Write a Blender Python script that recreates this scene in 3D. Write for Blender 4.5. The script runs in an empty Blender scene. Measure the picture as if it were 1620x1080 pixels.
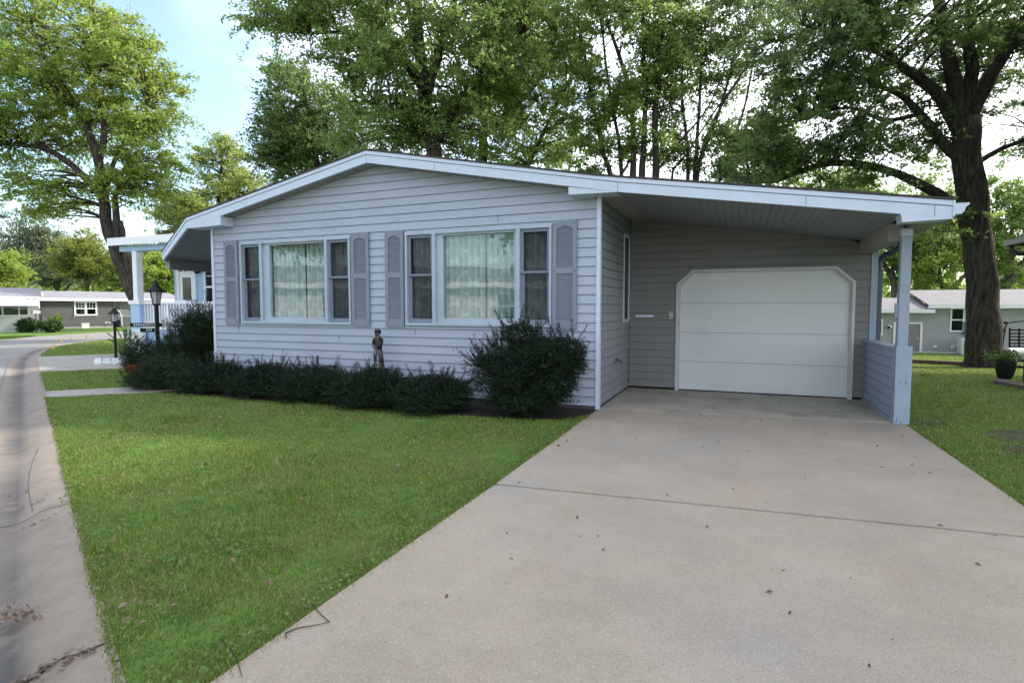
import bpy, bmesh, math, random
import numpy as np
from mathutils import Vector, Matrix, noise

random.seed(7)
SC = bpy.context.scene
COL = SC.collection
R = math.radians

# ------------------------------------------------------------------ camera, sky, sun, exposure
cam_d = bpy.data.cameras.new('camera')
cam = bpy.data.objects.new('camera', cam_d)
COL.objects.link(cam)
YAW, PITCH, EYE = R(22.2), R(3.45), 1.5
cam_d.sensor_width = 36.0
cam_d.lens = 880.0 / 1620.0 * 36.0
cam_d.clip_start, cam_d.clip_end = 0.05, 3000.0
cam.location = (0, 0, EYE)
cam.rotation_euler = (R(90) - PITCH, 0, YAW)
SC.camera = cam

SUN_EL, SUN_AZ = R(36), R(48)          # azimuth measured from +Y (north) towards +X (east)
SUN_STRENGTH, SUN_ANGLE = 2.4, R(3.0)
SKY_STRENGTH, EXPOSURE = 0.15, 1.58

W = bpy.data.worlds.new('World'); SC.world = W
W.use_nodes = True
nt = W.node_tree; N = nt.nodes; N.clear()
wo = N.new('ShaderNodeOutputWorld'); bg = N.new('ShaderNodeBackground')
sky = N.new('ShaderNodeTexSky'); sky.sky_type = 'NISHITA'; sky.sun_disc = False
sky.sun_elevation = SUN_EL; sky.sun_rotation = SUN_AZ
sky.air_density = 1.0; sky.dust_density = 2.0; sky.ozone_density = 1.3
tc = N.new('ShaderNodeTexCoord'); mp = N.new('ShaderNodeMapping'); mp.inputs['Scale'].default_value = (1, 1, 2.6)
nz = N.new('ShaderNodeTexNoise'); nz.inputs['Scale'].default_value = 2.3; nz.inputs['Detail'].default_value = 9
nz.inputs['Roughness'].default_value = 0.62
rp = N.new('ShaderNodeValToRGB'); rp.color_ramp.elements[0].position = 0.42; rp.color_ramp.elements[0].color = (.10, .10, .10, 1); rp.color_ramp.elements[1].position = 0.62
mx = N.new('ShaderNodeMix'); mx.data_type = 'RGBA'; mx.inputs[7].default_value = (7.0, 7.1, 7.3, 1)
nt.links.new(tc.outputs['Generated'], mp.inputs['Vector']); nt.links.new(mp.outputs[0], nz.inputs['Vector'])
sx = N.new('ShaderNodeSeparateXYZ'); nt.links.new(tc.outputs['Generated'], sx.inputs[0])
mr = N.new('ShaderNodeMapRange'); mr.inputs[1].default_value = -0.74; mr.inputs[2].default_value = -0.48; mr.inputs[3].default_value = 0.0; mr.inputs[4].default_value = 1.0
nt.links.new(sx.outputs[0], mr.inputs[0])
ml = N.new('ShaderNodeMath'); ml.operation = 'MULTIPLY'
nt.links.new(nz.outputs['Fac'], rp.inputs[0]); nt.links.new(rp.outputs[0], ml.inputs[0]); nt.links.new(mr.outputs[0], ml.inputs[1]); nt.links.new(ml.outputs[0], mx.inputs[0])
nt.links.new(sky.outputs[0], mx.inputs[6]); nt.links.new(mx.outputs[2], bg.inputs[0])
bg.inputs[1].default_value = SKY_STRENGTH
nt.links.new(bg.outputs[0], wo.inputs[0])

sd = bpy.data.lights.new('sun', 'SUN'); sd.energy = SUN_STRENGTH; sd.angle = SUN_ANGLE; sd.color = (1.0, 0.93, 0.82)
sun = bpy.data.objects.new('sun', sd); COL.objects.link(sun)
sdir = Vector((math.sin(SUN_AZ) * math.cos(SUN_EL), math.cos(SUN_AZ) * math.cos(SUN_EL), math.sin(SUN_EL)))
sun.rotation_euler = sdir.to_track_quat('Z', 'Y').to_euler()
sun.location = sdir * 60
SC.view_settings.view_transform = 'Standard'; SC.view_settings.look = 'None'
SC.view_settings.exposure = EXPOSURE; SC.view_settings.gamma = 1.0
SC.render.engine = 'CYCLES'
SC.cycles.max_bounces = 8; SC.cycles.transparent_max_bounces = 12
SC.cycles.use_denoising = True

# ------------------------------------------------------------------ measuring helpers
_fw = Vector((-math.sin(YAW) * math.cos(PITCH), math.cos(YAW) * math.cos(PITCH), -math.sin(PITCH)))
_rt = Vector((math.cos(YAW), math.sin(YAW), 0)); _up = _rt.cross(_fw)
def ray(x, y): return _fw * 880.0 + _rt * (x - 810.0) + _up * (540.0 - y)
def P(x, y, d):                     # survey point: photo pixel at forward distance d
    return Vector((0, 0, EYE)) + ray(x, y) * (d / 880.0)
def PY(x, y, Y):                    # survey point on the plane y = Y
    r = ray(x, y); return Vector((0, 0, EYE)) + r * (Y / r.y)
def sst(a, b, t):
    t = min(1, max(0, (t - a) / (b - a))); return t * t * (3 - 2 * t)
def gz(x, y):                       # height of the ground: falls away behind the house on the right
    return -0.9 * sst(12, 36, y) * sst(2.5, 5.0, x)
def G(x, y):                        # survey point on the ground
    r = ray(x, y); t = EYE / -r.z
    for _ in range(40):
        p = Vector((0, 0, EYE)) + r * t
        t = (EYE - gz(p.x, p.y)) / -r.z
    return Vector((0, 0, EYE)) + r * t

# ------------------------------------------------------------------ materials
MATS = {}
def nodes_of(m):
    m.use_nodes = True
    return m.node_tree, m.node_tree.nodes['Principled BSDF']
def mixcol(nt, fac, a, b):
    n = nt.nodes.new('ShaderNodeMix'); n.data_type = 'RGBA'
    for sock, v in ((n.inputs[6], a), (n.inputs[7], b)):
        if isinstance(v, tuple): sock.default_value = (*v[:3], 1)
        else: nt.links.new(v, sock)
    if isinstance(fac, (int, float)): n.inputs[0].default_value = fac
    else: nt.links.new(fac, n.inputs[0])
    return n.outputs[2]
def noise_fac(nt, scale, lo, hi, detail=6, stretch=(1, 1, 1), rough=0.6, off=(0, 0, 0)):
    t = nt.nodes.new('ShaderNodeNewGeometry'); m = nt.nodes.new('ShaderNodeMapping')
    m.inputs['Scale'].default_value = stretch; m.inputs['Location'].default_value = off
    z = nt.nodes.new('ShaderNodeTexNoise'); z.inputs['Scale'].default_value = scale
    z.inputs['Detail'].default_value = detail; z.inputs['Roughness'].default_value = rough
    r = nt.nodes.new('ShaderNodeMapRange'); r.inputs[1].default_value = lo; r.inputs[2].default_value = hi
    nt.links.new(t.outputs['Position'], m.inputs['Vector']); nt.links.new(m.outputs[0], z.inputs['Vector'])
    nt.links.new(z.outputs['Fac'], r.inputs[0])
    return r.outputs[0]
def bump(nt, bs, fac, strength, dist=0.01):
    b = nt.nodes.new('ShaderNodeBump'); b.inputs['Strength'].default_value = strength; b.inputs['Distance'].default_value = dist
    nt.links.new(fac, b.inputs['Height']); nt.links.new(b.outputs[0], bs.inputs['Normal'])
def mat(name, col, rough=0.6, var=0.18, scale=3.0, spec=0.3, metal=0.0, dirt=None, dscale=1.2, dlo=0.5, dhi=0.8, dstretch=(1, 1, 1), bmp=0.0, bscale=60, stretch=(1, 1, 1)):
    if name in MATS: return MATS[name]
    m = bpy.data.materials.new(name); nt, bs = nodes_of(m)
    a = tuple(c * (1 - var) for c in col); b = tuple(min(1, c * (1 + var)) for c in col)
    c = mixcol(nt, noise_fac(nt, scale, 0.3, 0.7, stretch=stretch), a, b)
    if dirt: c = mixcol(nt, noise_fac(nt, dscale, dlo, dhi, stretch=dstretch, off=(3.1, 1.7, 5.3)), c, dirt)
    nt.links.new(c, bs.inputs['Base Color'])
    bs.inputs['Roughness'].default_value = rough; bs.inputs['Specular IOR Level'].default_value = spec
    bs.inputs['Metallic'].default_value = metal
    if bmp: bump(nt, bs, noise_fac(nt, bscale, 0, 1, stretch=stretch), bmp)
    MATS[name] = m; return m

def leaf_mat(name, cols, trans=0.35, rough=0.5, spec=0.25, patches=()):
    m = bpy.data.materials.new(name); nt, bs = nodes_of(m)
    g = nt.nodes.new('ShaderNodeNewGeometry'); r = nt.nodes.new('ShaderNodeValToRGB')
    cr = r.color_ramp
    while len(cr.elements) < len(cols): cr.elements.new(0.5)
    for i, c in enumerate(cols):
        cr.elements[i].position = i / (len(cols) - 1); cr.elements[i].color = (*c, 1)
    nt.links.new(g.outputs['Random Per Island'], r.inputs[0])
    big = noise_fac(nt, 0.9, 0.35, 0.7, detail=3)
    c = mixcol(nt, big, r.outputs[0], cols[len(cols) // 2]) if not patches else r.outputs[0]
    for pi, (pc, psc, plo, phi, pk) in enumerate(patches):
        pm = nt.nodes.new('ShaderNodeMath'); pm.operation = 'MULTIPLY'; pm.inputs[1].default_value = pk
        nt.links.new(noise_fac(nt, psc, plo, phi, detail=6, off=(pi * 7.3, 2.1, 0)), pm.inputs[0]); c = mixcol(nt, pm.outputs[0], c, pc)
    nt.links.new(c, bs.inputs['Base Color'])
    bs.inputs['Roughness'].default_value = rough; bs.inputs['Specular IOR Level'].default_value = spec
    t = nt.nodes.new('ShaderNodeBsdfTranslucent')
    h = nt.nodes.new('ShaderNodeHueSaturation'); h.inputs['Hue'].default_value = 0.485; h.inputs['Value'].default_value = 1.5
    nt.links.new(c, h.inputs['Color']); nt.links.new(h.outputs[0], t.inputs[0])
    mxs = nt.nodes.new('ShaderNodeMixShader'); mxs.inputs[0].default_value = trans
    out = nt.nodes['Material Output']
    nt.links.new(bs.outputs[0], mxs.inputs[1]); nt.links.new(t.outputs[0], mxs.inputs[2]); nt.links.new(mxs.outputs[0], out.inputs[0])
    MATS[name] = m; return m

def glass_mat(name, tint=(0.86, 0.91, 0.91), wob=0.10, refl=0.06):
    m = bpy.data.materials.new(name); m.use_nodes = True; nt = m.node_tree; nt.nodes.clear()
    o = nt.nodes.new('ShaderNodeOutputMaterial'); t = nt.nodes.new('ShaderNodeBsdfTransparent'); t.inputs[0].default_value = (*tint, 1)
    g = nt.nodes.new('ShaderNodeBsdfGlossy'); g.inputs['Roughness'].default_value = 0.0
    f = nt.nodes.new('ShaderNodeLayerWeight'); f.inputs[0].default_value = 0.5
    pw = nt.nodes.new('ShaderNodeMath'); pw.operation = 'POWER'; pw.inputs[1].default_value = 5
    mn = nt.nodes.new('ShaderNodeMath'); mn.operation = 'MULTIPLY_ADD'; mn.inputs[1].default_value = 0.94; mn.inputs[2].default_value = refl
    mx = nt.nodes.new('ShaderNodeMixShader')
    b = nt.nodes.new('ShaderNodeBump'); b.inputs['Strength'].default_value = wob; b.inputs['Distance'].default_value = 0.02
    nt.links.new(noise_fac(nt, 1.6, 0, 1, detail=1), b.inputs['Height'])
    nt.links.new(b.outputs[0], g.inputs['Normal'])
    nt.links.new(f.outputs['Facing'], pw.inputs[0]); nt.links.new(pw.outputs[0], mn.inputs[0]); nt.links.new(mn.outputs[0], mx.inputs[0])
    nt.links.new(t.outputs[0], mx.inputs[1]); nt.links.new(g.outputs[0], mx.inputs[2]); nt.links.new(mx.outputs[0], o.inputs[0])
    MATS[name] = m; return m

def speckle_mat(name, col, dark, light, stain, rough=0.85):
    m = bpy.data.materials.new(name); nt, bs = nodes_of(m)
    c = mixcol(nt, noise_fac(nt, 0.8, 0.32, 0.68, detail=9, rough=.7), tuple(x * 0.80 for x in col), tuple(min(1, x * 1.12) for x in col))
    g = tuple(sum(col) / 3 * k for k in (.93, .90, .84))
    k1 = nt.nodes.new('ShaderNodeMath'); k1.operation = 'MULTIPLY'; k1.inputs[1].default_value = 0.65
    nt.links.new(noise_fac(nt, 0.6, 0.48, 0.7, detail=8, off=(1, 7, 0)), k1.inputs[0]); c = mixcol(nt, k1.outputs[0], c, g)
    k2 = nt.nodes.new('ShaderNodeMath'); k2.operation = 'MULTIPLY'; k2.inputs[1].default_value = 0.55
    nt.links.new(noise_fac(nt, 1.1, 0.58, 0.74, detail=6, stretch=(1.8, 0.55, 1), off=(5, 2, 0)), k2.inputs[0]); c = mixcol(nt, k2.outputs[0], c, stain)
    c = mixcol(nt, noise_fac(nt, 115, 0.55, 0.76, detail=3), c, light)
    c = mixcol(nt, noise_fac(nt, 100, 0.56, 0.76, detail=3, off=(9, 4, 2)), c, dark)
    c = mixcol(nt, noise_fac(nt, 5, 0.66, 0.82, detail=9, off=(2, 8, 1)), c, dark)
    nt.links.new(c, bs.inputs['Base Color']); bs.inputs['Roughness'].default_value = rough
    bs.inputs['Specular IOR Level'].default_value = 0.25
    bump(nt, bs, noise_fac(nt, 90, 0.2, 0.8, detail=3), 0.5, 0.005)
    MATS[name] = m; return m

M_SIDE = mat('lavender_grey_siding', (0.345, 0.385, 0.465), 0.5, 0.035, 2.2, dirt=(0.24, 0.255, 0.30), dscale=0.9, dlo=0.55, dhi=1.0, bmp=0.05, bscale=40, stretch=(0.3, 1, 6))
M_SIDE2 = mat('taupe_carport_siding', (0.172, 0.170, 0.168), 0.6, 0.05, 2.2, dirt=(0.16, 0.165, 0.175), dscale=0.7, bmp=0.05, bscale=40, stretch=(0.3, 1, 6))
M_SIDE3 = mat('shade_toned_side_siding', (0.235, 0.245, 0.265), 0.6, 0.05, 2.2, bmp=0.05, bscale=40, stretch=(0.3, 1, 6))  # siding colour darkened to paint in the shade on the carport side wall
M_GAP = mat('dark_gap_shade', (0.085, 0.08, 0.085), 0.9)  # dark tone paints the shade under siding laps; also fills joints and holes
M_TRIM = mat('white_painted_trim', (0.50, 0.555, 0.66), 0.45, 0.04, 4, dirt=(0.48, 0.48, 0.47), dscale=1.3, dlo=0.6, dhi=1.0)
M_TRIM2 = mat('pale_blue_post_paint', (0.27, 0.325, 0.40), 0.5, 0.06, 5, dirt=(0.28, 0.28, 0.27), dscale=2.4, dlo=0.58, dhi=0.85)
M_SOF = mat('cream_soffit', (0.30, 0.29, 0.27), 0.6, 0.06, 3, dirt=(0.25, 0.24, 0.22), dscale=2, dlo=0.5, dhi=0.9)
M_CEIL = mat('grey_ceiling_panel', (0.225, 0.235, 0.24), 0.6, 0.06, 3)
M_SHUT = mat('blue_grey_shutter', (0.19, 0.222, 0.265), 0.6, 0.07, 8, dirt=(0.21, 0.24, 0.28), dscale=5, dlo=0.5, dhi=0.8)
M_SASH = mat('grey_blue_sash', (0.17, 0.205, 0.26), 0.5, 0.04)
M_GAR = mat('white_garage_door_paint', (0.55, 0.565, 0.58), 0.5, 0.035, 1.3, dirt=(0.41, 0.415, 0.42), dscale=0.9, dlo=0.55, dhi=0.95, bmp=0.04, bscale=200)
M_WTRIM = mat('window_frame_paint', (0.36, 0.415, 0.49), 0.45, 0.05, 5, dirt=(0.30, 0.33, 0.36), dscale=2.5)
M_DTRIM = mat('door_frame_paint', (0.45, 0.465, 0.485), 0.5, 0.05, 4, dirt=(0.3, 0.3, 0.3), dscale=2, dlo=.55, dhi=.9)
M_SHING = mat('brown_black_shingle', (0.055, 0.047, 0.045), 0.95, 0.3, 9, bmp=0.4, bscale=50)
M_DARK = mat('dark_interior', (0.03, 0.03, 0.033), 0.9)
M_BLACK = mat('black_metal', (0.007, 0.007, 0.008), 0.5, 0.1, spec=0.2)
M_BROWNWALL = mat('shaded_wall_board', (0.3, 0.3, 0.31), 0.7)
M_SCREEN = None

# insect screen: fine dark mesh seen from afar = a partly transparent dark sheet
def screen_mat():
    m = bpy.data.materials.new('insect_screen'); m.use_nodes = True; nt = m.node_tree; nt.nodes.clear()
    o = nt.nodes.new('ShaderNodeOutputMaterial'); t = nt.nodes.new('ShaderNodeBsdfTransparent')
    d = nt.nodes.new('ShaderNodeBsdfDiffuse'); d.inputs[0].default_value = (0.045, 0.047, 0.055, 1)
    mx = nt.nodes.new('ShaderNodeMixShader'); mx.inputs[0].default_value = 0.36
    nt.links.new(t.outputs[0], mx.inputs[1]); nt.links.new(d.outputs[0], mx.inputs[2]); nt.links.new(mx.outputs[0], o.inputs[0])
    return m
M_SCREEN = screen_mat()
M_GLASS = glass_mat('window_glass')
M_GLASS2 = glass_mat('dark_window_glass', (0.35, 0.42, 0.42), 0.2)

def curtain_mat():
    m = bpy.data.materials.new('patterned_sheer_curtain'); nt, bs = nodes_of(m)
    g = nt.nodes.new('ShaderNodeTexCoord'); s = nt.nodes.new('ShaderNodeSeparateXYZ'); nt.links.new(g.outputs['UV'], s.inputs[0])
    def mth(op, a, b=None):
        n = nt.nodes.new('ShaderNodeMath'); n.operation = op
        for i, v in enumerate((a, b)):
            if v is None: continue
            if isinstance(v, (int, float)): n.inputs[i].default_value = v
            else: nt.links.new(v, n.inputs[i])
        return n.outputs[0]
    w = 0.2
    a = mth('MULTIPLY', s.outputs[0], math.pi / w); b = mth('MULTIPLY', s.outputs[1], 1.15 * math.pi / w)
    f = mth('ADD', mth('MULTIPLY', mth('MULTIPLY', mth('COSINE', a), mth('COSINE', b)), 2.0), mth('COSINE', mth('MULTIPLY', a, 2.0)))
    r = nt.nodes.new('ShaderNodeMapRange'); r.inputs[1].default_value = -0.86; r.inputs[2].default_value = -1.02
    nt.links.new(f, r.inputs[0])
    k = mth('MULTIPLY', r.outputs[0], 0.75)
    c = mixcol(nt, k, (0.475, 0.51, 0.50), (0.68, 0.715, 0.71))
    nt.links.new(c, bs.inputs['Base Color']); bs.inputs['Roughness'].default_value = 0.9; bs.inputs['Specular IOR Level'].default_value = 0.05
    return m
M_CURT = curtain_mat()

# ------------------------------------------------------------------ mesh building
class MB:
    def __init__(s): s.v = []; s.f = []; s.m = []; s.mats = []; s.uv = None
    def mi(s, m):
        if m not in s.mats: s.mats.append(m)
        return s.mats.index(m)
    def poly(s, pts, m):
        b = len(s.v); s.v += [tuple(p) for p in pts]; s.f.append(tuple(range(b, b + len(pts)))); s.m.append(s.mi(m))
    def box(s, x0, x1, y0, y1, z0, z1, m):
        b = len(s.v); k = s.mi(m)
        s.v += [(x0, y0, z0), (x1, y0, z0), (x1, y1, z0), (x0, y1, z0), (x0, y0, z1), (x1, y0, z1), (x1, y1, z1), (x0, y1, z1)]
        for f in ((0, 3, 2, 1), (4, 5, 6, 7), (0, 1, 5, 4), (1, 2, 6, 5), (2, 3, 7, 6), (3, 0, 4, 7)):
            s.f.append(tuple(b + i for i in f)); s.m.append(k)
    def prism(s, outline, d, m):       # outline: list of 3D points (planar), d: extrusion vector
        n = len(outline); b = len(s.v); k = s.mi(m); d = Vector(d)
        s.v += [tuple(p) for p in outline] + [tuple(Vector(p) + d) for p in outline]
        s.f.append(tuple(range(b + n - 1, b - 1, -1))); s.m.append(k)
        s.f.append(tuple(range(b + n, b + 2 * n))); s.m.append(k)
        for i in range(n):
            j = (i + 1) % n; s.f.append((b + i, b + j, b + n + j, b + n + i)); s.m.append(k)
    def bar(s, a, c, w, h, m, up=(0, 0, 1)):   # rectangular bar from a to c
        a = Vector(a); c = Vector(c); t = (c - a).normalized(); u = Vector(up)
        x = t.cross(u)
        if x.length < 1e-4: x = t.cross(Vector((0, 1, 0)))
        x.normalize(); y = x.cross(t)
        s.prism([a - x * w / 2 - y * h / 2, a + x * w / 2 - y * h / 2, a + x * w / 2 + y * h / 2, a - x * w / 2 + y * h / 2], c - a, m)
    def tube(s, pts, rad, m, n=8, jit=0.0, cap=True):
        pts = [Vector(p) for p in pts]; k = s.mi(m); b = len(s.v); L = len(pts)
        if isinstance(rad, (int, float)): rad = [rad] * L
        ref = Vector((0, 0, 1))
        t0 = (pts[1] - pts[0]).normalized()
        if abs(t0.dot(ref)) > 0.9: ref = Vector((1, 0, 0))
        x = t0.cross(ref).normalized()
        for i, p in enumerate(pts):
            t = (pts[min(i + 1, L - 1)] - pts[max(i - 1, 0)]).normalized()
            x = (x - t * x.dot(t)).normalized(); y = t.cross(x)
            for j in range(n):
                a = 2 * math.pi * j / n; q = rad[i] * (1 + (random.uniform(-jit, jit) if jit else 0))
                s.v.append(tuple(p + x * (math.cos(a) * q) + y * (math.sin(a) * q)))
        for i in range(L - 1):
            for j in range(n):
                s.f.append((b + i * n + j, b + i * n + (j + 1) % n, b + (i + 1) * n + (j + 1) % n, b + (i + 1) * n + j)); s.m.append(k)
        if cap:
            s.f.append(tuple(b + j for j in range(n - 1, -1, -1))); s.m.append(k)
            s.f.append(tuple(b + (L - 1) * n + j for j in range(n))); s.m.append(k)
    def lathe(s, prof, c, m, n=16, sq=False):       # prof: (r, z) list
        k = s.mi(m); b = len(s.v); L = len(prof); c = Vector(c)
        for r, z in prof:
            for j in range(n):
                a = 2 * math.pi * (j + 0.5) / n
                s.v.append((c.x + math.cos(a) * r, c.y + math.sin(a) * r, c.z + z))
        for i in range(L - 1):
            for j in range(n):
                s.f.append((b + i * n + j, b + i * n + (j + 1) % n, b + (i + 1) * n + (j + 1) % n, b + (i + 1) * n + j)); s.m.append(k)
        s.f.append(tuple(b + j for j in range(n - 1, -1, -1))); s.m.append(k)
        s.f.append(tuple(b + (L - 1) * n + j for j in range(n))); s.m.append(k)
    def build(s, name, parent=None, smooth=False, origin=None):
        me = bpy.data.meshes.new(name)
        v = s.v
        if origin is not None: v = [(p[0] - origin[0], p[1] - origin[1], p[2] - origin[2]) for p in v]
        me.from_pydata(v, [], s.f)
        for m in s.mats: me.materials.append(m)
        me.polygons.foreach_set('material_index', s.m)
        if smooth: me.polygons.foreach_set('use_smooth', [True] * len(s.f))
        me.update()
        o = bpy.data.objects.new(name, me); COL.objects.link(o)
        if parent is not None: o.parent = parent
        elif origin is not None: o.location = origin
        return o

def tag(o, label=None, cat=None, group=None, kind=None):
    if label: o['label'] = label
    if cat: o['category'] = cat
    if group: o['group'] = group
    if kind: o['kind'] = kind
    return o
def empty(name, loc, label, cat, rz=0.0, group=None):
    o = bpy.data.objects.new(name, None); COL.objects.link(o); o.location = loc; o.rotation_euler = (0, 0, rz)
    o.empty_display_size = 0.2
    return tag(o, label, cat, group)

def np_mesh(name, verts, quads, material, parent=None, loc=None, tris=None):
    me = bpy.data.meshes.new(name)
    verts = np.ascontiguousarray(verts, dtype=np.float32)
    if loc is not None: verts = verts - np.array(loc, dtype=np.float32)
    me.vertices.add(len(verts)); me.vertices.foreach_set('co', verts.ravel())
    nq = len(quads); ntr = 0 if tris is None else len(tris)
    idx = quads.ravel() if ntr == 0 else np.concatenate([quads.ravel(), tris.ravel()])
    me.loops.add(len(idx)); me.loops.foreach_set('vertex_index', idx.astype(np.int32))
    me.polygons.add(nq + ntr)
    st = np.arange(nq) * 4
    if ntr: st = np.concatenate([st, nq * 4 + np.arange(ntr) * 3])
    me.polygons.foreach_set('loop_start', st.astype(np.int32))
    me.update(calc_edges=True); me.materials.append(material)
    o = bpy.data.objects.new(name, me); COL.objects.link(o)
    if parent is not None: o.parent = parent
    elif loc is not None: o.location = loc
    return o

RNG = np.random.default_rng(11)
def unit(a): return a / np.maximum(1e-9, np.linalg.norm(a, axis=-1, keepdims=True))
def leaf_quads(c, size, aspect=0.6, upbias=0.7, axis=None, lobed=False, rng=RNG, sv=0.35):
    n = len(c)
    nor = rng.normal(size=(n, 3)); nor[:, 2] += upbias * 1.5; nor = unit(nor)
    a = rng.normal(size=(n, 3)) if axis is None else axis + rng.normal(size=(n, 3)) * 0.35
    a = unit(a - nor * (a * nor).sum(1, keepdims=True)); b = np.cross(nor, a)
    s = (size * (1 + rng.uniform(-sv, sv, n)))[:, None]
    def rhomb(a, b):
        h = nor * s * 0.12
        return np.stack([c - a * s * .5, c + b * s * aspect * .5 + h, c + a * s * .5, c - b * s * aspect * .5 + h], 1).reshape(-1, 3)
    if not lobed:
        v = rhomb(a, b); q = np.arange(n * 4).reshape(-1, 4)
        return v, q
    # a lobed leaf: one outline of 8 points split into two quads and two wings
    p = [c - a * s * .45, c - a * s * .05 + b * s * .16, c - a * s * .12 + b * s * .55, c + a * s * .12 + b * s * .18, c + a * s * .6,
         c + a * s * .12 - b * s * .18, c - a * s * .12 - b * s * .55, c - a * s * .05 - b * s * .16]
    v = np.stack(p, 1).reshape(-1, 3)
    base = (np.arange(n) * 8)[:, None]
    q = np.concatenate([base + np.array([[0, 1, 3, 4]]), base + np.array([[4, 5, 7, 0]])], 0)
    t = np.concatenate([base + np.array([[1, 2, 3]]), base + np.array([[5, 6, 7]])], 0)
    return v, q, t

# ------------------------------------------------------------------ vegetation builders
def bark_mat(name, col, dark):
    m = bpy.data.materials.new(name); nt, bs = nodes_of(m)
    f = noise_fac(nt, 9, 0.35, 0.65, detail=9, stretch=(1.6, 1.6, 0.22))
    c = mixcol(nt, f, dark, col)
    c = mixcol(nt, noise_fac(nt, 1.1, 0.5, 0.75), c, tuple(x * 0.7 for x in col))
    nt.links.new(c, bs.inputs['Base Color']); bs.inputs['Roughness'].default_value = 0.95; bs.inputs['Specular IOR Level'].default_value = 0.1
    bump(nt, bs, f, 0.9, 0.05); return m
BARK = bark_mat('furrowed_grey_brown_bark', (0.105, 0.088, 0.074), (0.02, 0.017, 0.015))
BARK2 = bark_mat('grey_bark', (0.17, 0.155, 0.14), (0.05, 0.045, 0.04))
LF_DEEP = leaf_mat('maple_leaves_deep', [(0.045, 0.090, 0.031), (0.083, 0.144, 0.046), (0.128, 0.204, 0.065), (0.191, 0.252, 0.094)], 0.5)
LF_MID = leaf_mat('maple_leaves_mid', [(0.074, 0.136, 0.038), (0.128, 0.213, 0.054), (0.188, 0.285, 0.074), (0.268, 0.349, 0.111)], 0.5)
LF_YEL = leaf_mat('maple_leaves_yellow_green', [(0.095, 0.173, 0.033), (0.156, 0.250, 0.048), (0.231, 0.320, 0.062), (0.340, 0.378, 0.087)], 0.5)
LF_GOLD = leaf_mat('turning_leaves', [(0.094, 0.150, 0.028), (0.146, 0.208, 0.039), (0.199, 0.231, 0.050), (0.251, 0.231, 0.066)], 0.45)
LF_PALE = leaf_mat('pale_feathery_leaves', [(0.118, 0.179, 0.041), (0.197, 0.275, 0.068), (0.276, 0.343, 0.097), (0.341, 0.398, 0.138)], 0.45)
LF_GREY = leaf_mat('grey_green_leaves', [(0.060, 0.090, 0.054), (0.096, 0.132, 0.078), (0.132, 0.168, 0.096), (0.180, 0.204, 0.120)], 0.4)
LF_YEW = leaf_mat('yew_needles', [(0.003, 0.009, 0.004), (0.006, 0.016, 0.007), (0.010, 0.024, 0.010), (0.018, 0.036, 0.014)], 0.08, 0.55, 0.2)
LF_YEW2 = leaf_mat('juniper_sprays', [(0.005, 0.012, 0.005), (0.009, 0.022, 0.008), (0.015, 0.032, 0.011), (0.026, 0.043, 0.014)], 0.08, 0.55, 0.2)
LF_HEDGE = leaf_mat('hedge_leaves', [(0.02, 0.05, 0.015), (0.035, 0.08, 0.02), (0.05, 0.11, 0.03)], 0.2)

def smooth_path(pts, n=10):
    pts = [Vector(p) for p in pts]
    out = []
    for i in range(len(pts) - 1):
        p0 = pts[max(i - 1, 0)]; p1 = pts[i]; p2 = pts[i + 1]; p3 = pts[min(i + 2, len(pts) - 1)]
        k = max(2, n // (len(pts) - 1))
        for j in range(k):
            t = j / k
            out.append(0.5 * ((2 * p1) + (p2 - p0) * t + (2 * p0 - 5 * p1 + 4 * p2 - p3) * t * t + (3 * p1 - p0 - 3 * p2 + p3) * t ** 3))
    out.append(pts[-1]); return out

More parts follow.
